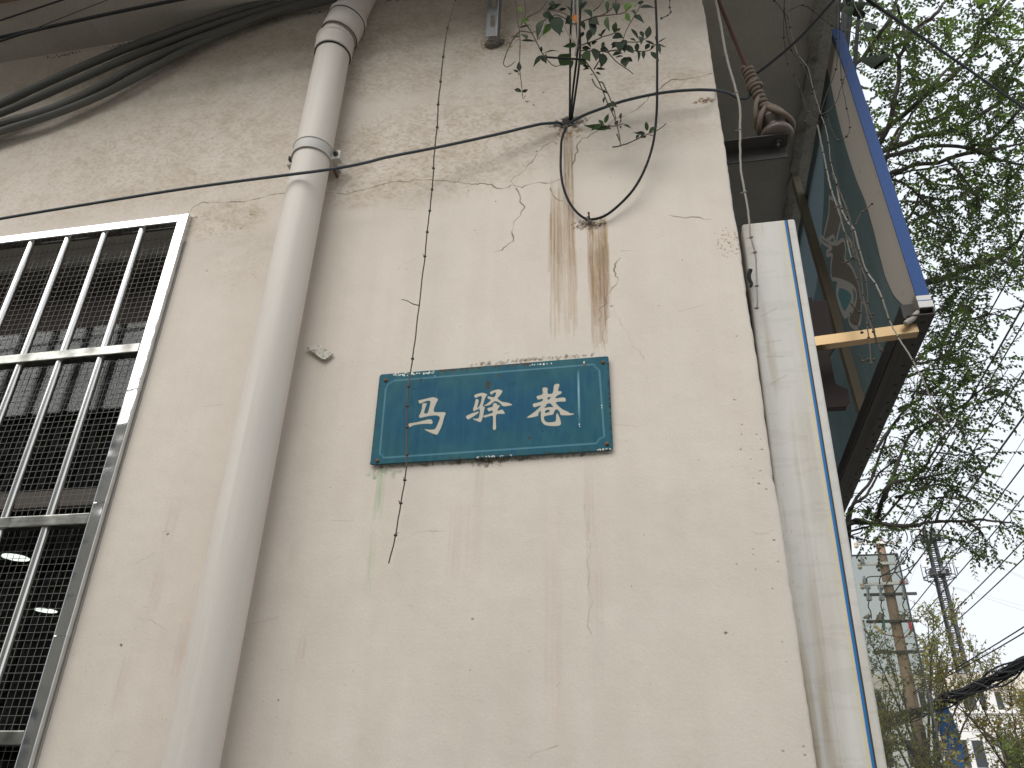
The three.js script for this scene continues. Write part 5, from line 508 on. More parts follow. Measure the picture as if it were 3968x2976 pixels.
{
  const t = thing('street_tree', 'street tree with spreading bare limbs and small fresh green leaves behind the signboard', 'tree');
  const limbs = [[.055,[[1.726,6.208,-3.021],[1.867,6.386,-3.08],[2.015,6.551,-3.134],[2.1,6.546,-3.012],[2.149,6.454,-2.805],[2.223,6.459,-2.761],[2.374,6.642,-2.829],[2.498,6.793,-2.843],[2.494,6.771,-2.707],[2.469,6.697,-2.524],[2.577,6.787,-2.421],[2.72,6.993,-2.476]]],[.03,[[2.105,6.371,-2.696],[2.21,6.559,-2.803],[2.349,6.745,-2.879],[2.427,6.764,-2.777],[2.441,6.678,-2.626]]],[.05,[[1.724,6.105,-2.988],[1.742,6.062,-2.766],[1.754,6.091,-2.61],[1.821,6.288,-2.635],[1.899,6.516,-2.683],[1.892,6.57,-2.598],[1.867,6.471,-2.43],[1.868,6.47,-2.365],[1.917,6.654,-2.45],[1.946,6.859,-2.497],[1.897,6.888,-2.381]]],[.02,[[1.862,6.495,-2.523],[1.791,6.45,-2.4],[1.773,6.478,-2.318],[1.796,6.69,-2.41]]],[.03,[[1.9,6.559,-2.43],[1.923,6.482,-2.276],[2.002,6.461,-2.18],[2.126,6.649,-2.226],[2.233,6.863,-2.317]]],[.055,[[1.862,6.386,-3.359],[2.002,6.517,-3.427],[2.087,6.461,-3.328],[2.129,6.345,-3.154],[2.277,6.326,-3.128],[2.427,6.466,-3.251],[2.558,6.561,-3.294],[2.599,6.504,-3.149],[2.605,6.401,-2.993],[2.679,6.461,-2.985],[2.788,6.679,-3.056],[2.846,6.789,-3.053],[2.844,6.743,-2.863],[2.816,6.687,-2.708]]],[.03,[[1.971,6.417,-3.289],[2.079,6.634,-3.361],[2.139,6.678,-3.248],[2.167,6.636,-3.082]]],[.045,[[1.746,6.02,-3.031],[1.816,5.99,-2.946],[1.976,6.106,-3.044],[2.143,6.227,-3.156],[2.238,6.175,-3.111],[2.268,6.022,-2.978],[2.367,5.951,-2.969],[2.548,6.016,-3.13],[2.666,6.089,-3.258],[2.747,5.976,-3.203]]],[.045,[[1.811,5.994,-3.19],[1.961,6.137,-3.28],[2.12,6.259,-3.372],[2.226,6.188,-3.306],[2.273,6.071,-3.127],[2.36,6.058,-3.095],[2.496,6.195,-3.22],[2.612,6.315,-3.277],[2.649,6.277,-3.145],[2.648,6.208,-2.953],[2.732,6.276,-2.904],[2.877,6.45,-3]]],[.03,[[2.378,5.951,-2.982],[2.596,6.084,-3.106],[2.818,6.214,-3.215],[2.882,6.199,-3.177]]],[.035,[[2.114,6.745,-3.422],[2.198,6.663,-3.338],[2.259,6.539,-3.188],[2.382,6.582,-3.159],[2.605,6.734,-3.256],[2.792,6.815,-3.27],[2.815,6.729,-3.156],[2.862,6.611,-3.022],[2.968,6.657,-3.058]]],[.02,[[1.842,6.354,-2.83],[2.005,6.514,-2.968],[2.184,6.679,-3.078],[2.239,6.664,-3.053]]],[.03,[[2.375,6.547,-2.636],[2.531,6.765,-2.738],[2.645,6.83,-2.76],[2.728,6.683,-2.666],[2.771,6.602,-2.598]]],[.05,[[1.461,6.218,-2.341],[1.568,6.396,-2.402],[1.608,6.385,-2.307],[1.606,6.297,-2.15],[1.678,6.359,-2.098],[1.78,6.592,-2.166],[1.847,6.766,-2.181]]],[.025,[[1.818,5.974,-3.205],[2,6.139,-3.313],[2.215,6.262,-3.428],[2.353,6.225,-3.365],[2.443,6.089,-3.231]]],[.02,[[2.006,5.968,-3.137],[2.209,6.066,-3.417]]],[.02,[[2.193,5.974,-3.05],[2.357,6.056,-3.288],[2.509,6.124,-3.529]]],[.03,[[1.357,3.76,-4.518],[1.411,3.738,-4.329],[1.472,3.679,-4.252],[1.556,3.748,-4.401],[1.693,3.888,-4.557],[1.766,3.953,-4.5],[1.777,3.961,-4.296],[1.819,4.042,-4.211],[1.912,4.147,-4.373]]],[.035,[[1.327,3.741,-4.461],[1.509,3.702,-4.336],[1.586,3.621,-4.158],[1.712,3.619,-4.169],[1.857,3.707,-4.356],[1.956,3.739,-4.456],[2.013,3.695,-4.316],[2.055,3.63,-4.156],[2.135,3.612,-4.23],[2.251,3.629,-4.452]]],[.018,[[2.094,3.67,-4.27],[2.157,3.651,-4.188],[2.173,3.59,-4.046],[2.286,3.589,-4.083],[2.459,3.628,-4.302]]],[.02,[[1.913,3.693,-4.322],[1.95,3.773,-4.261],[1.953,3.817,-4.131]]],[.03,[[1.321,3.689,-4.48],[1.439,3.704,-4.428],[1.502,3.692,-4.308]]],[.02,[[1.326,3.658,-4.49],[1.401,3.674,-4.447],[1.408,3.665,-4.34]]],[.03,[[1.376,3.874,-4.452],[1.468,3.918,-4.369],[1.584,4.07,-4.512],[1.7,4.244,-4.663],[1.744,4.267,-4.624],[1.786,4.247,-4.44]]],[.03,[[1.399,3.896,-4.459],[1.558,4.08,-4.456],[1.708,4.359,-4.583],[1.778,4.493,-4.62],[1.796,4.519,-4.447],[1.825,4.54,-4.298],[1.937,4.655,-4.367]]],[.03,[[1.547,3.773,-4.469],[1.563,3.845,-4.246],[1.595,3.918,-4.118],[1.762,3.995,-4.232],[1.897,4.103,-4.388],[1.937,4.132,-4.343],[1.931,4.123,-4.14],[1.965,4.174,-4.06],[2.08,4.318,-4.187],[2.207,4.439,-4.304],[2.246,4.437,-4.22]]],[.03,[[1.613,3.903,-4.404],[1.733,4.131,-4.382],[1.874,4.373,-4.518],[1.952,4.501,-4.546],[1.977,4.485,-4.383],[2.012,4.457,-4.247],[2.149,4.579,-4.296],[2.285,4.705,-4.472]]],[.025,[[1.601,4.252,-4.264],[1.663,4.351,-4.305],[1.803,4.537,-4.463],[1.945,4.691,-4.457],[1.942,4.649,-4.314],[1.941,4.668,-4.166],[2.027,4.803,-4.223],[2.152,4.938,-4.398]]],[.02,[[1.802,4.553,-4.173],[1.999,4.68,-4.297],[2.115,4.82,-4.429],[2.19,4.827,-4.349],[2.168,4.805,-4.169],[2.201,4.957,-4.091],[2.324,5.169,-4.209]]],[.025,[[1.988,4.423,-4.176],[2.163,4.537,-4.32],[2.358,4.677,-4.43],[2.476,4.745,-4.307],[2.452,4.676,-4.161],[2.539,4.7,-4.139]]],[.015,[[1.828,4.011,-4.28],[1.892,4.005,-4.228],[2.117,4.091,-4.366],[2.273,4.196,-4.537],[2.35,4.179,-4.509]]],[.015,[[1.921,3.876,-4.326],[1.969,3.828,-4.185],[2.066,3.774,-4.132],[2.203,3.835,-4.308]]],[.012,[[1.981,4.171,-4.164],[2.092,4.12,-4.112],[2.245,4.186,-4.28],[2.392,4.257,-4.467],[2.439,4.266,-4.438]]],[.012,[[2.114,4.319,-4.05],[2.239,4.253,-4.015],[2.388,4.356,-4.183],[2.563,4.479,-4.35]]],[.012,[[2.368,4.571,-3.959],[2.511,4.715,-4.122],[2.674,4.817,-4.287],[2.695,4.738,-4.307]]],[.03,[[2.028,5.016,-4.313],[2.194,5.188,-4.427],[2.302,5.217,-4.336],[2.325,5.23,-4.157]]],[.025,[[1.975,4.911,-4.13],[2.155,5.034,-4.323],[2.297,5.089,-4.36],[2.383,5.056,-4.187],[2.436,5.013,-4.09]]],[.02,[[2.134,5.165,-4.439],[2.27,5.229,-4.466],[2.353,5.184,-4.311],[2.423,5.181,-4.224]]],[.02,[[1.935,4.835,-4.186],[2.131,4.973,-4.354],[2.284,4.994,-4.394],[2.364,4.917,-4.237],[2.453,4.878,-4.112],[2.567,4.973,-4.211]]],[.015,[[1.853,4.622,-4.011],[2.032,4.604,-4.082],[2.232,4.7,-4.269],[2.387,4.721,-4.33],[2.442,4.616,-4.206],[2.429,4.499,-4.144]]],[.02,[[1.698,3.918,-4.376],[1.778,3.894,-4.203],[1.93,3.944,-4.229],[2.115,4.009,-4.434],[2.308,4.001,-4.515],[2.295,3.913,-4.42]]],[.035,[[1.843,5.708,-3.42],[1.963,5.858,-3.553],[2.083,6.011,-3.671],[2.104,6.026,-3.602],[2.088,5.995,-3.416],[2.11,6.067,-3.377]]],[.02,[[1.986,5.75,-3.332],[2.135,5.822,-3.514],[2.307,5.873,-3.691],[2.4,5.787,-3.67],[2.4,5.659,-3.555],[2.454,5.631,-3.582]]],[.02,[[1.769,5.931,-3.13],[1.863,5.961,-3.189],[2.016,6.062,-3.38],[2.114,6.044,-3.486],[2.14,5.92,-3.379],[2.191,5.805,-3.285],[2.334,5.849,-3.363],[2.517,5.964,-3.515],[2.628,5.979,-3.514]]],[.014,[[1.988,5.774,-3.182],[2.082,5.756,-3.283],[2.227,5.83,-3.501],[2.291,5.807,-3.623],[2.264,5.64,-3.574],[2.237,5.504,-3.531],[2.25,5.522,-3.688],[2.305,5.63,-3.906]]],[.055,[[2.005,5.433,-3.792],[2.14,5.553,-3.962],[2.293,5.574,-3.972],[2.328,5.496,-3.803],[2.38,5.441,-3.671],[2.511,5.527,-3.737],[2.681,5.659,-3.865],[2.758,5.702,-3.823],[2.757,5.633,-3.635],[2.763,5.636,-3.526],[2.894,5.778,-3.589]]],[.022,[[2.568,5.416,-3.565],[2.731,5.519,-3.79],[2.846,5.509,-3.891],[2.862,5.381,-3.819]]],[.014,[[2.189,5.865,-2.989],[2.23,5.749,-3.005],[2.35,5.799,-3.19],[2.464,5.853,-3.395],[2.468,5.773,-3.427],[2.389,5.607,-3.368],[2.36,5.569,-3.404]]],[.016,[[2.148,6.201,-3.417],[2.285,6.242,-3.593],[2.374,6.157,-3.542],[2.424,5.998,-3.428],[2.511,5.952,-3.477],[2.692,6.003,-3.687],[2.852,6.033,-3.799]]],[.012,[[2.277,5.643,-3.166],[2.347,5.644,-3.343],[2.458,5.747,-3.633]]],[.016,[[1.962,5.219,-3.591],[2.004,5.19,-3.543],[2.172,5.301,-3.668],[2.347,5.38,-3.832],[2.408,5.318,-3.828],[2.451,5.192,-3.687]]],[.014,[[2.001,5.086,-3.689],[2.01,5.002,-3.553],[2.127,5.049,-3.571],[2.31,5.159,-3.744],[2.417,5.19,-3.833],[2.471,5.091,-3.714],[2.493,5,-3.601]]],[.012,[[2.212,4.984,-3.672],[2.269,4.918,-3.541],[2.371,4.974,-3.597],[2.561,5.08,-3.805]]],[.012,[[2.239,5.513,-3.415],[2.324,5.761,-3.55],[2.39,5.975,-3.708]]],[.016,[[2.113,4.933,-3.858],[2.248,5.132,-3.972],[2.396,5.318,-4.075],[2.449,5.374,-3.984],[2.438,5.402,-3.778]]],[.014,[[2.808,5.825,-3.423],[2.804,5.958,-3.63],[2.733,5.994,-3.597],[2.626,5.981,-3.48]]],[.014,[[2.627,5.745,-3.581],[2.757,5.821,-3.797],[2.821,5.743,-3.818]]]], clumps = [[1.708,7.107,-2.707],[1.597,6.53,-2.211],[1.718,6.554,-2.18],[1.851,6.986,-2.811],[1.751,6.861,-2.985],[1.726,6.578,-2.9],[1.9,6.884,-3.096],[1.822,6.271,-2.212],[2.15,7.014,-2.937],[1.987,6.634,-2.696],[2.074,6.482,-2.312],[2.314,6.892,-2.73],[2.31,6.839,-2.464],[2.504,7.06,-2.744],[2.298,6.246,-2.083],[2.56,6.664,-2.374],[2.572,6.554,-2.28],[2.504,6.678,-2.535],[2.384,6.299,-2.238],[2.016,5.969,-2.404],[2.246,6.361,-2.823],[2.242,6.185,-2.679],[2.312,6.567,-3.211],[2.25,6.177,-2.855],[2.299,6.137,-2.797],[2.418,6.336,-2.924],[2.088,6.419,-2.805],[2.184,6.841,-3.109],[1.824,6.674,-3.122],[1.809,6.429,-2.859],[1.788,6.058,-2.738],[2.541,6.158,-2.983],[2.631,6.4,-2.955],[2.738,6.209,-3.097],[2.78,6.375,-3.34],[2.496,5.668,-2.784],[2.561,5.753,-3.032],[2.37,5.82,-3.069],[2.404,6.218,-2.469],[2.511,6.279,-2.428],[2.518,6.405,-2.501],[1.936,6.576,-2.729],[1.885,6.291,-2.551],[2.006,6.027,-2.538],[2.383,5.985,-2.693],[1.898,5.903,-2.715],[2.097,5.999,-2.851],[2.304,6.031,-3.348],[1.915,6.187,-3.24],[2.027,6.429,-3.644],[2.35,6.429,-2.728],[2.442,6.382,-2.706],[2.459,6.184,-3.069],[2.033,6.952,-2.6],[1.937,6.89,-2.5],[2.074,6.836,-2.448],[2.413,6.739,-2.419],[2.394,6.17,-2.595],[2.638,6.532,-2.865],[2.661,6.285,-2.789],[2.518,5.992,-2.625],[2.516,6.082,-2.413],[1.516,6.353,-2.266],[1.558,6.662,-2.412],[1.664,6.292,-2.166],[1.916,6.368,-2.259],[1.939,6.293,-2.13],[1.908,4.814,-3.76],[1.983,4.891,-3.791],[2.108,4.892,-4.099],[2.262,5.043,-4.222],[2.266,5.008,-4.02],[2.137,4.726,-3.553],[2.356,4.985,-4.391],[2.352,4.915,-4.195],[2.375,4.773,-3.925],[2.357,4.857,-4.098],[1.934,4.794,-4.096],[1.89,4.605,-3.727],[1.946,4.788,-4.283],[1.985,4.944,-4.676],[2.208,4.811,-4.364],[2.053,4.499,-3.745],[2.303,4.4,-3.607],[2.613,4.761,-4.459],[2.68,4.785,-4.389],[2.5,4.695,-4.28],[2.419,4.635,-4.359],[1.975,4.366,-3.787],[2.103,4.644,-4.543],[1.987,4.321,-3.875],[2.047,4.295,-3.813],[2.193,4.377,-4.074],[2.003,4.138,-3.688],[2.223,4.459,-4.635],[1.814,4.151,-3.969],[1.81,4.376,-4.658],[1.828,4.275,-4.485],[1.942,4.379,-4.659],[1.92,4.135,-4.539],[2.199,4.302,-4.87],[2.068,4.019,-4.239],[2.16,4.155,-4.31],[2.216,4.103,-4.093],[2.341,4.397,-4.478],[2.003,3.883,-4.208],[2.282,4.008,-4.736],[1.741,3.702,-4.072],[1.948,3.721,-4.199],[1.445,3.869,-4.553],[1.484,3.847,-4.142],[1.718,4.033,-4.107],[2.061,4.174,-4.804],[2.233,4.018,-4.169],[1.737,3.627,-4.275],[2.185,3.789,-4.909],[2.209,3.709,-4.568],[2.301,3.667,-4.627],[2.535,3.853,-4.82],[2.536,3.768,-4.611],[2.047,3.546,-4.265],[1.44,3.562,-4.103],[1.705,3.732,-4.682],[1.852,3.759,-4.839],[2.023,3.942,-4.855],[1.469,3.802,-4.248],[1.717,4.174,-4.627],[1.753,4.42,-4.923],[1.709,4.271,-4.079],[1.81,4.372,-4.049],[1.911,4.529,-4.124],[1.907,6.112,-3.26],[2.104,6.309,-3.709],[2.025,5.946,-3.388],[2.044,6.127,-3.719],[2.149,6.01,-3.395],[2.15,5.9,-3.184],[2.059,5.649,-3.16],[2.135,5.64,-3.208],[2.334,6.025,-3.503],[2.165,5.61,-2.934],[2.116,5.467,-3.01],[2.241,5.649,-2.924],[2.048,5.853,-3.587],[1.986,5.616,-3.323],[2.031,5.42,-3.195],[2.128,5.43,-3.345],[2.089,5.23,-3.116],[2.057,5.464,-3.515],[2.154,5.673,-3.908],[2.1,5.426,-3.54],[2.067,5.304,-3.642],[1.966,5.024,-3.232],[2.131,5.288,-3.367],[2.115,5.164,-3.144],[2.101,5.056,-3.185],[2.529,5.55,-3.921],[2.535,5.446,-3.758],[2.62,5.572,-3.812],[2.366,5.071,-3.187],[2.543,5.259,-3.335],[2.819,5.653,-3.787],[2.547,5.466,-3.288],[2.735,5.864,-3.689],[2.739,5.972,-3.66],[2.358,5.34,-2.779],[2.579,5.69,-3.089],[2.672,5.712,-3.275],[2.451,5.616,-3.076],[2.493,5.749,-2.986],[2.556,5.708,-2.954],[2.305,5.32,-3.191],[2.205,5.138,-3.045],[2.42,5.349,-3.901],[2.6,5.496,-4.135],[2.023,4.835,-3.351],[2.265,5.377,-4.14],[2.187,5.124,-3.861],[2.109,4.823,-3.295],[1.914,4.794,-3.464],[2.132,5.026,-3.915],[2.071,4.739,-3.49],[2.214,4.901,-3.618],[2.429,5.037,-3.402],[2.15,5.995,-3.918],[2.056,5.222,-3.736],[2.192,5.148,-3.45],[2.824,5.487,-3.942],[2.189,5.84,-4.014],[2.515,5.873,-3.45],[2.24,5.516,-2.91]], r = rng(2024), tw = [], sets = [[], [], []];
  const base = new THREE.Vector3(1.15, 0, -5.0), top = new THREE.Vector3(1.25, 5.2, -4.6);
  part('trunk', tube([[1.12, -.1, -5.05], [1.15, 1.4, -5.02], [1.12, 3, -4.95], [1.2, 4.4, -4.8], [1.3, 5.6, -4.4]], (u) => .17 - .14 * u, { rad: 14, seg: 40, jig: .006, seed: 2 }), M.treebark, t);
  const pts = [];
  limbs.forEach(([R, L], i) => {
    if (i < 1 || [2, 5, 7, 8, 10, 13, 14, 17, 18, 21, 22, 23, 24].includes(i)) { const a = L[0], u = Math.min(.95, Math.max(.35, (a[1] - 1.6) / 5)), h = [1.15 + .1 * u, 1 + 4.2 * u, -5 + .5 * u]; part('limb', tube([h, [(h[0] + a[0]) / 2, (h[1] + a[1]) / 2 - .1, (h[2] + a[2]) / 2], ...L], (v) => R * .52 * (1.15 - .75 * v), { rad: 7, seg: L.length * 5, jig: .004, seed: 500 + i }), M.treebark, t); }
    else part('limb', tube(L, (v) => R * .52 * (1.1 - .75 * v), { rad: 6, seg: L.length * 5, jig: .004, seed: 500 + i }), M.treebark, t);
    const c = new THREE.CatmullRomCurve3(L.map(V), false, 'centripetal'), n = Math.max(3, Math.round(c.getLength() / .085)); for (let k = 0; k <= n; k++) pts.push([c.getPointAt(k / n), k / n, c.getTangentAt(k / n)]);
  });
  const twig = (p, d, len) => {
    const q = [p.clone()], n = 5, s = new THREE.Vector3(r() - .5, r() - .7, r() - .5).multiplyScalar(.5); let dir = d.clone().normalize();
    for (let k = 0; k < n; k++) { dir.addScaledVector(s, .28).add(new THREE.Vector3(r() - .5, r() - .5, r() - .5).multiplyScalar(.35)).normalize(); q.push(q[k].clone().addScaledVector(dir, len / n)); }
    tw.push(tube(q.map((v) => [v.x, v.y, v.z]), (u) => .0032 * (1.15 - u * .8), { rad: 3, seg: 6, cap: false }));
    const curve = new THREE.CatmullRomCurve3(q), m = Math.round(len / .0165); let side = 1; const set = sets[r() < .52 ? 0 : r() < .6 ? 1 : 2];
    for (let k = 1; k <= m; k++) {
      const u = .12 + .88 * k / m, a = curve.getPoint(u), tn = curve.getTangent(u), sd = tn.clone().cross(new THREE.Vector3(r() - .5, 1, r() - .5)).normalize(); side = -side;
      const ld = tn.clone().multiplyScalar(.55).addScaledVector(sd, side * .9).add(new THREE.Vector3((r() - .5) * .4, -.45 + (r() - .5) * .5, (r() - .5) * .4)).normalize(), l = .024 + r() * .015;
      set.push([a, a.clone().addScaledVector(ld, l), .58 + r() * .18, (r() - .5) * .9, 1, (r() - .5) * .9]);
    }
  };
  for (const [p, u, tn] of pts) { if (r() > .38 + .5 * u) continue; const d = tn.clone().multiplyScalar(.7).add(new THREE.Vector3(r() - .5, r() - .55, r() - .5).multiplyScalar(1.7)); twig(p, d, .14 + r() * .24); }
  for (const c of clumps) { const C = V(c), n = 4 + Math.floor(r() * 4); for (let k = 0; k < n; k++) { const p = C.clone().add(new THREE.Vector3(r() - .5, r() - .5, r() - .5).multiplyScalar(.16)); twig(p, new THREE.Vector3(r() - .5, r() - .6, r() - .5), .16 + r() * .18); } }
  part('twigs', tw, M.bark, t).userData.kind = 'stuff';
  const cr = part('crown', leafMesh(sets[0]), leafMat(.10, .14, .045, .46), t); cr.userData.kind = 'stuff';
  part('crown', leafMesh(sets[1]), leafMat(.15, .245, .04, .5), t, 'fresh yellow green leaves').userData.kind = 'stuff'; part('crown', leafMesh(sets[2]), leafMat(.07, .095, .042, .42), t).userData.kind = 'stuff';
}

// ---------------------------------------------------------------- overhead wires
[[[6.675,6.474,-22.931],[6.337,6.324,-14.09],[5.255,6.974,14.204]],[[6.569,6.601,-22.934],[6.164,6.451,-13.446],[4.868,7.101,16.916]],[[6.611,7.2,-22.794],[6.132,7.05,-12.845],[4.596,7.7,18.992]],[[6.308,7.313,-22.848],[5.798,7.163,-11.71],[4.163,7.813,23.93]],[[5.99,7.817,-22.805],[5.684,7.667,-10.936],[4.706,8.317,27.044]],[[5.822,8.038,-22.788],[5.399,7.888,-9.863],[4.045,8.538,31.497]],[[6.486,9.56,-22.166],[6.152,9.41,-10.942],[5.083,10.06,24.977]],[[6.208,9.455,-22.275],[5.893,9.305,-10.22],[4.883,9.955,28.355]],[[5.626,9.661,-22.35],[5.572,9.511,-10.352],[5.398,10.161,28.04]],[[5.993,5.3,-23.308],[6.093,5.15,-14.309],[6.413,5.8,14.488]],[[5.986,5.255,-23.316],[6.167,5.105,-14.576],[6.746,5.755,13.392]],[[7.828,9.113,-21.908],[7.235,8.963,-14.688],[5.336,9.613,8.415]]].forEach((L, i) => { const [a, b, c] = L, m = [(b[0] + c[0]) / 2, (b[1] + c[1]) / 2 - .15, (b[2] + c[2]) / 2]; single('overhead_wire', tube([a, b, m, c], i === 11 ? .006 : i === 4 || i === 7 ? .017 : .0125, { rad: 5, seg: 30 }), M.blackCable, i === 11 ? 'hair thin overhead wire among the thicker street wires' : 'long black overhead wire strung along the street from the pole', 'wire', i === 11 ? 'thin overhead wires' : 'overhead wires along the street'); });
single('service_wire', tube([[.809,4.242,-.262],[.837,4.222,-.277],[1.329,4.608,-.892],[2.074,5.133,-1.798],[2.467,5.353,-2.259]], .0065, { rad: 6, seg: 40 }), M.blackCable, 'black service wire slanting across the tree crown from the vine clump', 'wire');
{ // heavy messy bundle of telephone cables
  const t = thing('cable_bundle', 'thick tangled bundle of black telephone cables sagging over the street', 'cable bundle'), B = [[5.29,4.65,-23.239],[5.472,4.6,-21.144],[5.686,4.6,-19.676],[5.814,4.6,-18.082],[5.91,4.6,-16.254],[6.037,4.65,-14.552],[6.163,4.7,-13.277]], r = rng(66);
  const c = new THREE.CatmullRomCurve3(B.map(V));
  for (let k = 0; k < 32; k++) { const ph = r() * 6.28, fr = .6 + r() * 3.4, R = .02 + r() * .12, pts = []; for (let i = 0; i <= 26; i++) { const u = i / 26, p = c.getPoint(u), q = ph + u * fr * 6.28, env = .45 + .55 * Math.abs(Math.sin(u * 11)); pts.push([p.x + Math.cos(q) * R * env, p.y + Math.sin(q) * R * env - (k > 12 ? .12 * Math.sin(u * 9 + k) ** 2 : 0), p.z]); } part('strand', tube(pts, .007 + r() * .012, { rad: 5, seg: 90, jig: .006, seed: 900 + k }), M.blackCable, t); }
}
// ---------------------------------------------------------------- utility pole
{
  const t = thing('utility_pole', 'tan concrete utility pole with crossarms, insulators and fuse cutouts', 'utility pole'), [P, Q] = [[5.984,9.444,-22.341],[5.843,6.606,-22.341]], z = P[2];
  const pm = tex(64, 256, (u, v) => { const k = (fbm(u * 6, v * 20, 4) - .5) * 50; return [cl8(150 + k), cl8(126 + k), cl8(106 + k)]; });
  part('pole', rod([P[0] - .05, 0, z], P, .19, .12, 20), mat([1, 1, 1], .9, { map: pm }), t); part('cap', rod(P, [P[0], P[1] + .06, z], .11, .1, 16), M.galv, t);
  [[[5.343,9.355,-22.341],[6.552,9.306,-22.341]],[[5.342,8.74,-22.341],[6.396,8.715,-22.341]],[[5.31,8.166,-22.341],[6.467,8.135,-22.341]],[[5.252,7.851,-22.341],[6.626,7.854,-22.341]],[[5.178,7.125,-22.341],[6.518,7.102,-22.341]],[[5.189,6.309,-22.341],[6.503,6.289,-22.341]]].forEach(([a, b], i) => { const y = (a[1] + b[1]) / 2; part('crossarm', [box(a[0], b[0], y - .035, y + .035, z + .125, z + .195)], i < 3 ? M.white : M.iron, t); part('pole_band', [new THREE.CylinderGeometry(.15, .15, .05, 18, 1, true).translate(P[0] - .02, y, z)], M.galv, t); });  // lowest crossarm is an added bar standing in for a roofline reflected in the glass
  [[5.4,9.402,-22.341],[5.38,8.778,-22.341],[5.344,8.222,-22.341],[6.451,8.752,-22.341],[6.419,8.188,-22.341],[6.471,9.384,-22.341]].forEach((p) => part('insulator', [lathe([[.02, 0], [.05, .02], [.075, .03], [.045, .05], [.075, .075], [.045, .095], [.07, .12], [.04, .14], [.06, .165], [.03, .19], [.03, .24]], 12).translate(p[0], p[1] - .08, z + .16)], mat([.24, .25, .26], .4), t));
  [[5.3,9.285,-22.341],[5.284,8.663,-22.341],[5.249,8.097,-22.341]].forEach((p) => part('porcelain_knob', [lathe([[.02, 0], [.06, .03], [.06, .08], [.035, .1], [.06, .12], [.05, .17], [.01, .19]], 12).translate(p[0], p[1] - .09, z + .16)], mat([.5, .42, .3], .4), t));
  [[[5.373,8.055,-22.341],[5.341,7.69,-22.341]],[[5.704,8.045,-22.341],[5.67,7.681,-22.341]],[[6.3,8.128,-22.341],[6.277,7.702,-22.341]]].forEach(([a, b], i) => { const f = part('fuse_cutout', [bar([a[0], a[1], z + .26], [b[0], b[1], z + .26], .05), box(a[0] - .07, a[0] + .06, a[1] - .06, a[1] + .02, z + .2, z + .32), box(b[0] - .06, b[0] + .07, b[1] - .02, b[1] + .08, z + .2, z + .32), rod([a[0] - .04, a[1], z + .33], [b[0] - .05, b[1], z + .33], .02)], mat([.3, .3, .3], .5), t); if (i === 2) part('cap', box(a[0] - .08, a[0] + .04, a[1] - .05, a[1] + .05, z + .321, z + .36), mat([.35, .03, .05], .6), f, 'red cap'); });
  [[[5.275,7.27,-22.341],[5.187,7.174,-22.341]],[[5.569,7.275,-22.341],[5.515,7.117,-22.341]],[[6.162,7.273,-22.341],[6.09,7.093,-22.341]]].forEach(([a, b]) => part('arrester', [rod([a[0], a[1], z + .26], [b[0], b[1], z + .26], .05, .05, 10), rod([a[0] - .06, a[1] - .02, z + .24], [b[0] - .08, b[1] + .02, z + .24], .04, .03, 8)], mat([.16, .13, .11], .6), t));
  const fc = [[.55, .03, .05], [.02, .14, .09], [.5, .4, .14]]; [[[6.246,7.065,-22.341],[6.276,6.824,-22.341]],[[5.606,7.164,-22.341],[5.573,6.898,-22.341]],[[5.362,6.987,-22.341],[5.518,6.767,-22.341]]].forEach(([a, b], i) => part('insulating_sleeve', [bar([a[0], a[1], z + .25], [b[0], b[1], z + .25], .07, .04)], mat(fc[i], .6), t));
  [[[5.375,8.195,-22.341],[5.393,8.297,-22.341],[5.496,8.332,-22.341],[5.736,8.337,-22.341],[5.889,8.383,-22.341],[6.213,8.579,-22.341],[6.4,8.676,-22.341],[6.572,8.878,-22.341],[6.603,9.086,-22.341]],[[5.693,8.109,-22.341],[5.722,8.261,-22.341],[5.784,8.336,-22.341],[6.282,8.447,-22.341],[6.591,8.565,-22.341],[6.771,8.688,-22.341]],[[6.333,8.114,-22.341],[6.251,8.295,-22.341],[6.169,8.477,-22.341],[6.326,8.782,-22.341],[6.468,9.013,-22.341],[6.614,9.139,-22.341]],[[5.341,7.69,-22.341],[5.281,7.492,-22.341],[5.317,7.367,-22.341],[5.303,7.171,-22.341]],[[5.67,7.681,-22.341],[5.609,7.484,-22.341],[5.639,7.335,-22.341],[5.606,7.164,-22.341]],[[6.277,7.702,-22.341],[6.177,7.519,-22.341],[6.2,7.346,-22.341],[6.152,7.225,-22.341]],[[5.571,6.742,-22.341],[5.791,6.69,-22.341],[6.034,6.65,-22.341],[6.256,6.836,-22.341]],[[6.646,9.297,-22.341],[6.691,9.455,-22.341],[6.632,9.699,-22.341],[6.33,9.904,-22.341]]].forEach((L, i) => part('jumper_wire', tube(L.map((p) => [p[0], p[1], z + .27]), .016, { rad: 5 }), i === 6 ? mat([.3, .06, .05], .7) : M.blackCable, t));
}
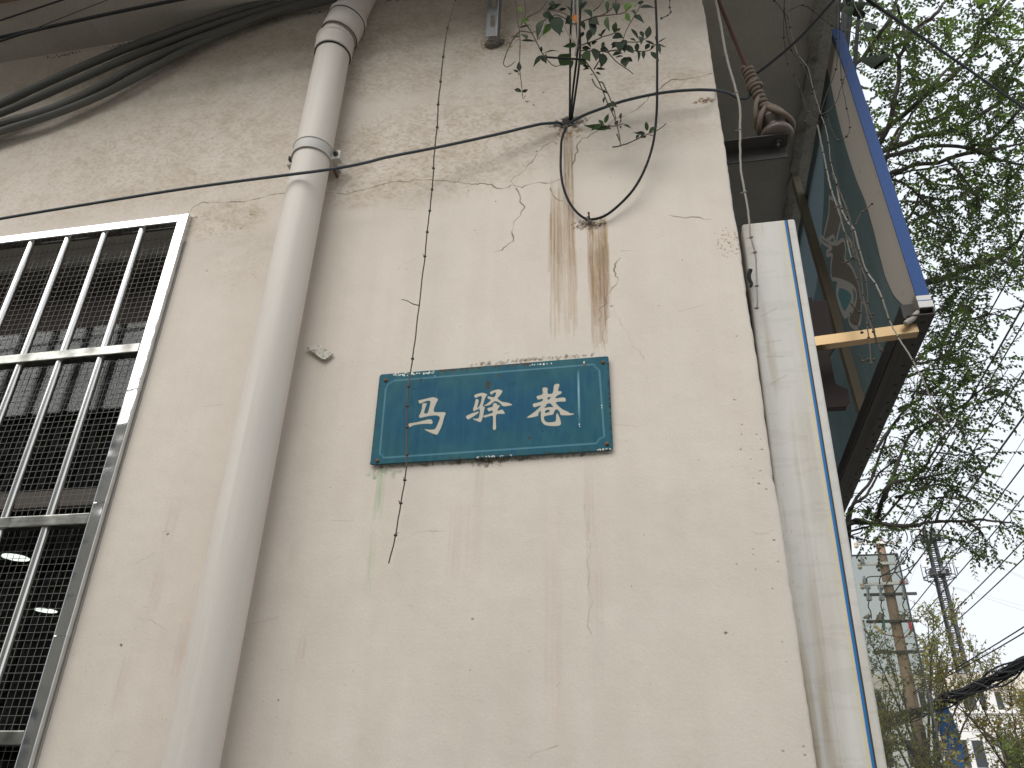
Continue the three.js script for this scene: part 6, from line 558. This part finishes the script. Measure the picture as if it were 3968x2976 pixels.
// ---------------------------------------------------------------- far white building with lattice mast
{
  const z = [[17.311,11.889,-54.818],[17.301,20.429,-54.818],[17.178,16.133,-54.818]][0][2], t = thing('white_building', 'white and beige office building with dark windows beyond the trees', 'building', null, [0, 0, z - .4]);
  const wm = tex(256, 256, (u, v) => { const k = 214 + (fbm(u * 6, v * 6, 4) - .5) * 22; return [k, k * .99, k * .97]; });
  part('wall', [box(9, 36, 0, 10.48, -12, 0)], mat([1, 1, 1], .85, { map: wm }), t);
  part('parapet', [box(8.9, 36.1, 10.48, 11.44, -12, .12)], mat([.62, .56, .48], .85), t); part('ledge', [box(8.9, 36.1, 9.1, 9.22, 0, .14)], M.white, t);
  const rl = []; for (let x = 9; x < 36; x += 1.2) rl.push(box(x, x + .03, 11.44, 11.75, -.2, -.17)); part('roof_railing', [...rl, box(9, 36, 11.7, 11.73, -.2, -.17)], M.galv, t);
  const gl = mat([.035, .04, .045], .12);
  for (const [y0, y1] of [[9.3, 10.36], [6.1, 7.6], [3, 4.5]]) for (let x = 10.2, k = 0; x < 35; x += k % 3 === 2 ? 1.6 : .92, k++) { const wd = k % 3 === 0 ? .68 : .34; const w = part('window', box(x, x + (y0 < 9 ? wd * 1.8 : wd), y0, y1, .0, .02), gl, t); part('sill', [box(x - .06, x + (y0 < 9 ? wd * 1.8 : wd) + .06, y0 - .07, y0 - .002, .0, .1)], M.white, w); if (y0 < 9) { x += .6; } }
  for (const [x0, x1] of [[20.3, 21.6], [24, 25.6], [28, 29.6]]) { const w = part('window', box(x0, x1, 9.3, 10.36, .021, .04), gl, t); part('sill', [box(x0 - .06, x1 + .06, 9.23, 9.298, .021, .12)], M.white, w); }
  const [a, b] = [[17.026,11.995,-54.818],[17.542,11.988,-54.818]], cx = ([[17.311,11.889,-54.818],[17.301,20.429,-54.818],[17.178,16.133,-54.818]][0][0] + [[17.311,11.889,-54.818],[17.301,20.429,-54.818],[17.178,16.133,-54.818]][1][0]) / 2, hw = (b[0] - a[0]) / 2 * 1.05, y0 = 11.45, y1 = [[17.311,11.889,-54.818],[17.301,20.429,-54.818],[17.178,16.133,-54.818]][1][1] + .3, m = thing('lattice_mast', 'slim steel lattice mast carrying phone antennas on the white roof', 'mast', null, [cx, y0, z]);
  const H = y1 - y0, N = 34; const st = mat([.05, .052, .055], .7);
  for (const [sx, sz] of [[-1, -1], [-1, 1], [1, -1], [1, 1]]) part('leg', [rod([sx * hw, 0, sz * hw], [sx * hw * .82, H, sz * hw * .82], .07, .06, 6)], st, m);
  const br = []; for (let i = 0; i < N; i++) { const u = i / N, v = (i + 1) / N, p = hw * (1 - .18 * u), q = hw * (1 - .18 * v); for (const s of [-1, 1]) { br.push(bar([-p, u * H, s * p], [p, u * H, s * p], .05), bar([-p, u * H, s * p], [q * (i % 2 ? 1 : -1) * -1, v * H, s * q], .038), bar([s * p, u * H, -p], [s * p, u * H, p], .05), bar([s * p, u * H, -p], [s * q, v * H, q], .038)); } }
  part('bracing', br, st, m).userData.kind = 'stuff';
  for (let k = 0; k < 3; k++) part('feeder_cable', [rod([-hw * 1.25 - k * .05, 0, hw], [-hw * 1.1 - k * .05, H * .8, hw], .03, .03, 5)], M.blackCable, m);
  for (const [y, R] of [[6.05 - .1, 1.0], [8.3, 1.15]]) { const ring = new THREE.TorusGeometry(R, .035, 5, 10); ring.rotateX(Math.PI / 2); const arms = []; for (let k = 0; k < 6; k++) { const q = k / 6 * 6.283; arms.push(bar([Math.cos(q) * hw, y, Math.sin(q) * hw], [Math.cos(q) * R, y, Math.sin(q) * R], .04), bar([Math.cos(q) * R, y - .1, Math.sin(q) * R], [Math.cos(q) * R * 1.0, y + .9, Math.sin(q) * R], .04), bar([Math.cos(q) * hw, y - .6, Math.sin(q) * hw], [Math.cos(q) * R, y, Math.sin(q) * R], .03)); } part('platform', [ring.clone().translate(0, y, 0), ring.clone().scale(.8, 1, .8).translate(0, y + .45, 0), ...arms], st, m); for (let k = 0; k < 5; k++) { const q = k * 1.3; part('radio_unit', [box(Math.cos(q) * .5 - .14, Math.cos(q) * .5 + .14, y + .1, y + .55, Math.sin(q) * .5 - .1, Math.sin(q) * .5 + .1)], k % 2 ? M.galv : st, m); } }
  const an = mat([.72, .73, .74], .5); [[16.391,18.942,-54.818,16.391,17.906,-54.818,.45],[16.455,20.847,-54.818,16.549,20.085,-54.818,.5],[18.443,20.631,-54.818,18.328,19.636,-54.818,.4],[17.873,21.228,-54.818,17.804,20.156,-54.818,.5],[17.763,18.981,-54.818,17.812,18.218,-54.818,.5],[18.365,18.591,-54.818,18.24,17.812,-54.818,.3],[17.954,15.879,-54.818,17.914,14.906,-54.818,.35],[17.688,15.54,-54.818,17.636,15.084,-54.818,.2],[17.822,14.288,-54.818,17.784,13.897,-54.818,.3]].forEach(([x, y, , x2, yy, , w], i) => { const mx = (x + x2) / 2 - cx, s = Math.sign(mx) || 1; const p = part('antenna', [rbox(mx - w * .4, mx + w * .4, yy - y0, y - y0, .55, .75, .03)], an, m); part('antenna_pipe', [rod([mx - s * .02, yy - y0 - .35, .5], [mx - s * .02, y - y0 + .05, .5], .03), bar([mx, (y + yy) / 2 - y0, .5], [s * hw, (y + yy) / 2 - y0, hw], .035)], st, p); });
  // guy wires
  for (const [h, dx, dz] of [[.95, 9, 6], [.95, 12, 3], [.6, 8, 7], [.6, 11, 2], [.95, -6, 6], [.6, -5, 7]]) single('guy_wire', rod([cx, y0 + H * h, z], [cx + dx, 11.5, z + dz > -50 ? z + dz : z + dz], .006, .006, 4), M.galv, 'fine steel guy wire staying the lattice mast', 'wire', 'guy wires of the mast');
}
// ---------------------------------------------------------------- smaller trees along the street, each with trunk, limbs and leaves
function smallTree(label, x, z, h, spread, seed, cols, dens, group) {
  const t = thing('roadside_tree', label, 'tree', group, [x, 0, z]), r = rng(seed), tw = [], A = [], B = [], stems = [];
  part('trunk', tube([[0, -.1, 0], [.05, h * .25, .03], [-.04, h * .45, 0], [.03, h * .6, .04]], (u) => .09 * h / 6 * (1.1 - .6 * u), { rad: 9, seg: 20, jig: .008, seed }), M.treebark, t);
  for (let i = 0; i < 12; i++) {
    const a = i * 2.4 + r(), s = h * (.28 + .3 * r()), l = spread * (.6 + .5 * r()), top = h * (.55 + .45 * r()), L = [[0, s, 0], [Math.cos(a) * l * .4, s + (top - s) * .45, Math.sin(a) * l * .4], [Math.cos(a) * l * .8, s + (top - s) * .8, Math.sin(a) * l * .8], [Math.cos(a) * l, top, Math.sin(a) * l]];
    stems.push(tube(L, (u) => .03 * h / 6 * (1.1 - u), { rad: 5, seg: 14, jig: .01, seed: seed + i }));
    const c = new THREE.CatmullRomCurve3(L.map(V)); for (let k = 0; k < dens; k++) {
      const u = .3 + .7 * r(), p = c.getPoint(u), d = new THREE.Vector3(r() - .5, r() * 1.2 - .15, r() - .5).normalize(), len = .35 + r() * .6, e = p.clone().addScaledVector(d, len); tw.push(tube([p.toArray(), p.clone().lerp(e, .5).add(new THREE.Vector3(0, .03, 0)).toArray(), e.toArray()], .006, { rad: 3, seg: 3, cap: false }));
      for (let q = 0; q < 14; q++) { const b = p.clone().lerp(e, .1 + .9 * r()).add(new THREE.Vector3(r() - .5, r() - .5, r() - .5).multiplyScalar(.12)), g = new THREE.Vector3(r() - .5, r() - .7, r() - .5).normalize(); (r() < .5 ? A : B).push([b, b.clone().addScaledVector(g, .05 + r() * .045), .55 + r() * .2, r() - .5, r() * .8, r() - .5]); }
    }
  }
  stems.forEach((g) => part('limb', g, M.treebark, t)); part('twigs', tw, M.bark, t).userData.kind = 'stuff';
  part('crown', leafMesh(A), leafMat(...cols[0], .5), t).userData.kind = 'stuff'; part('crown', leafMesh(B), leafMat(...cols[1], .5), t).userData.kind = 'stuff';
}
const olive = [[.26, .25, .07], [.18, .2, .06]], green = [[.15, .21, .05], [.2, .25, .06]], amber = [[.32, .23, .06], [.22, .2, .06]];
smallTree('olive tinted young tree behind the glass pane beside the utility pole', 5.2, -19.0, 6.7, 1.7, 11, olive, 26, 'young trees along the street');
smallTree('amber tinted young tree between the glass pane and the white building', 7.3, -20.0, 6.1, 1.9, 23, amber, 32, 'young trees along the street');
smallTree('green young tree standing before the lower windows of the white building', 8.2, -17.2, 4.6, 2.0, 37, green, 44, 'young trees along the street');
smallTree('low olive tree under the cable bundle before the white building', 9.6, -21.5, 5.4, 2.2, 41, olive, 36, 'young trees along the street');
smallTree('slender pale green tree behind the utility pole', 4.6, -25.5, 7.2, 1.8, 53, green, 24, 'young trees along the street');
smallTree('low olive green tree standing behind the glass pane', 3.6, -15.5, 4.4, 1.4, 59, [[.3, .25, .06], [.2, .2, .06]], 22, 'young trees along the street');
{ // blue curved street banner on a post
  const t = thing('street_banner', 'narrow blue curved banner flag on a post beside the young trees', 'banner', null, [6.05, 0, -19.4]);
  const pos = [], ix = []; for (let i = 0; i <= 20; i++) { const v = i / 20, y = 2.2 + 2.5 * v, w = .33 * Math.sin(Math.PI * (.2 + .8 * (1 - v))) + .05; for (const e of [0, .5, 1]) pos.push(-.36 + w * e, y, .03 * Math.sin(v * 9 + e * 2)); } for (let i = 0; i < 20; i++) for (let e = 0; e < 2; e++) { const a = i * 3 + e; ix.push(a, a + 1, a + 3, a + 3, a + 1, a + 4); }
  const q = new THREE.BufferGeometry(); q.setAttribute('position', new THREE.Float32BufferAttribute(pos, 3)); q.setIndex(ix); q.computeVertexNormals(); part('flag', q, mat([.03, .13, .34], .7), t); part('post', rod([-.37, 0, 0], [-.37, 4.75, 0], .025, .012, 8), M.galv, t);
}

renderer.render(scene, camera);
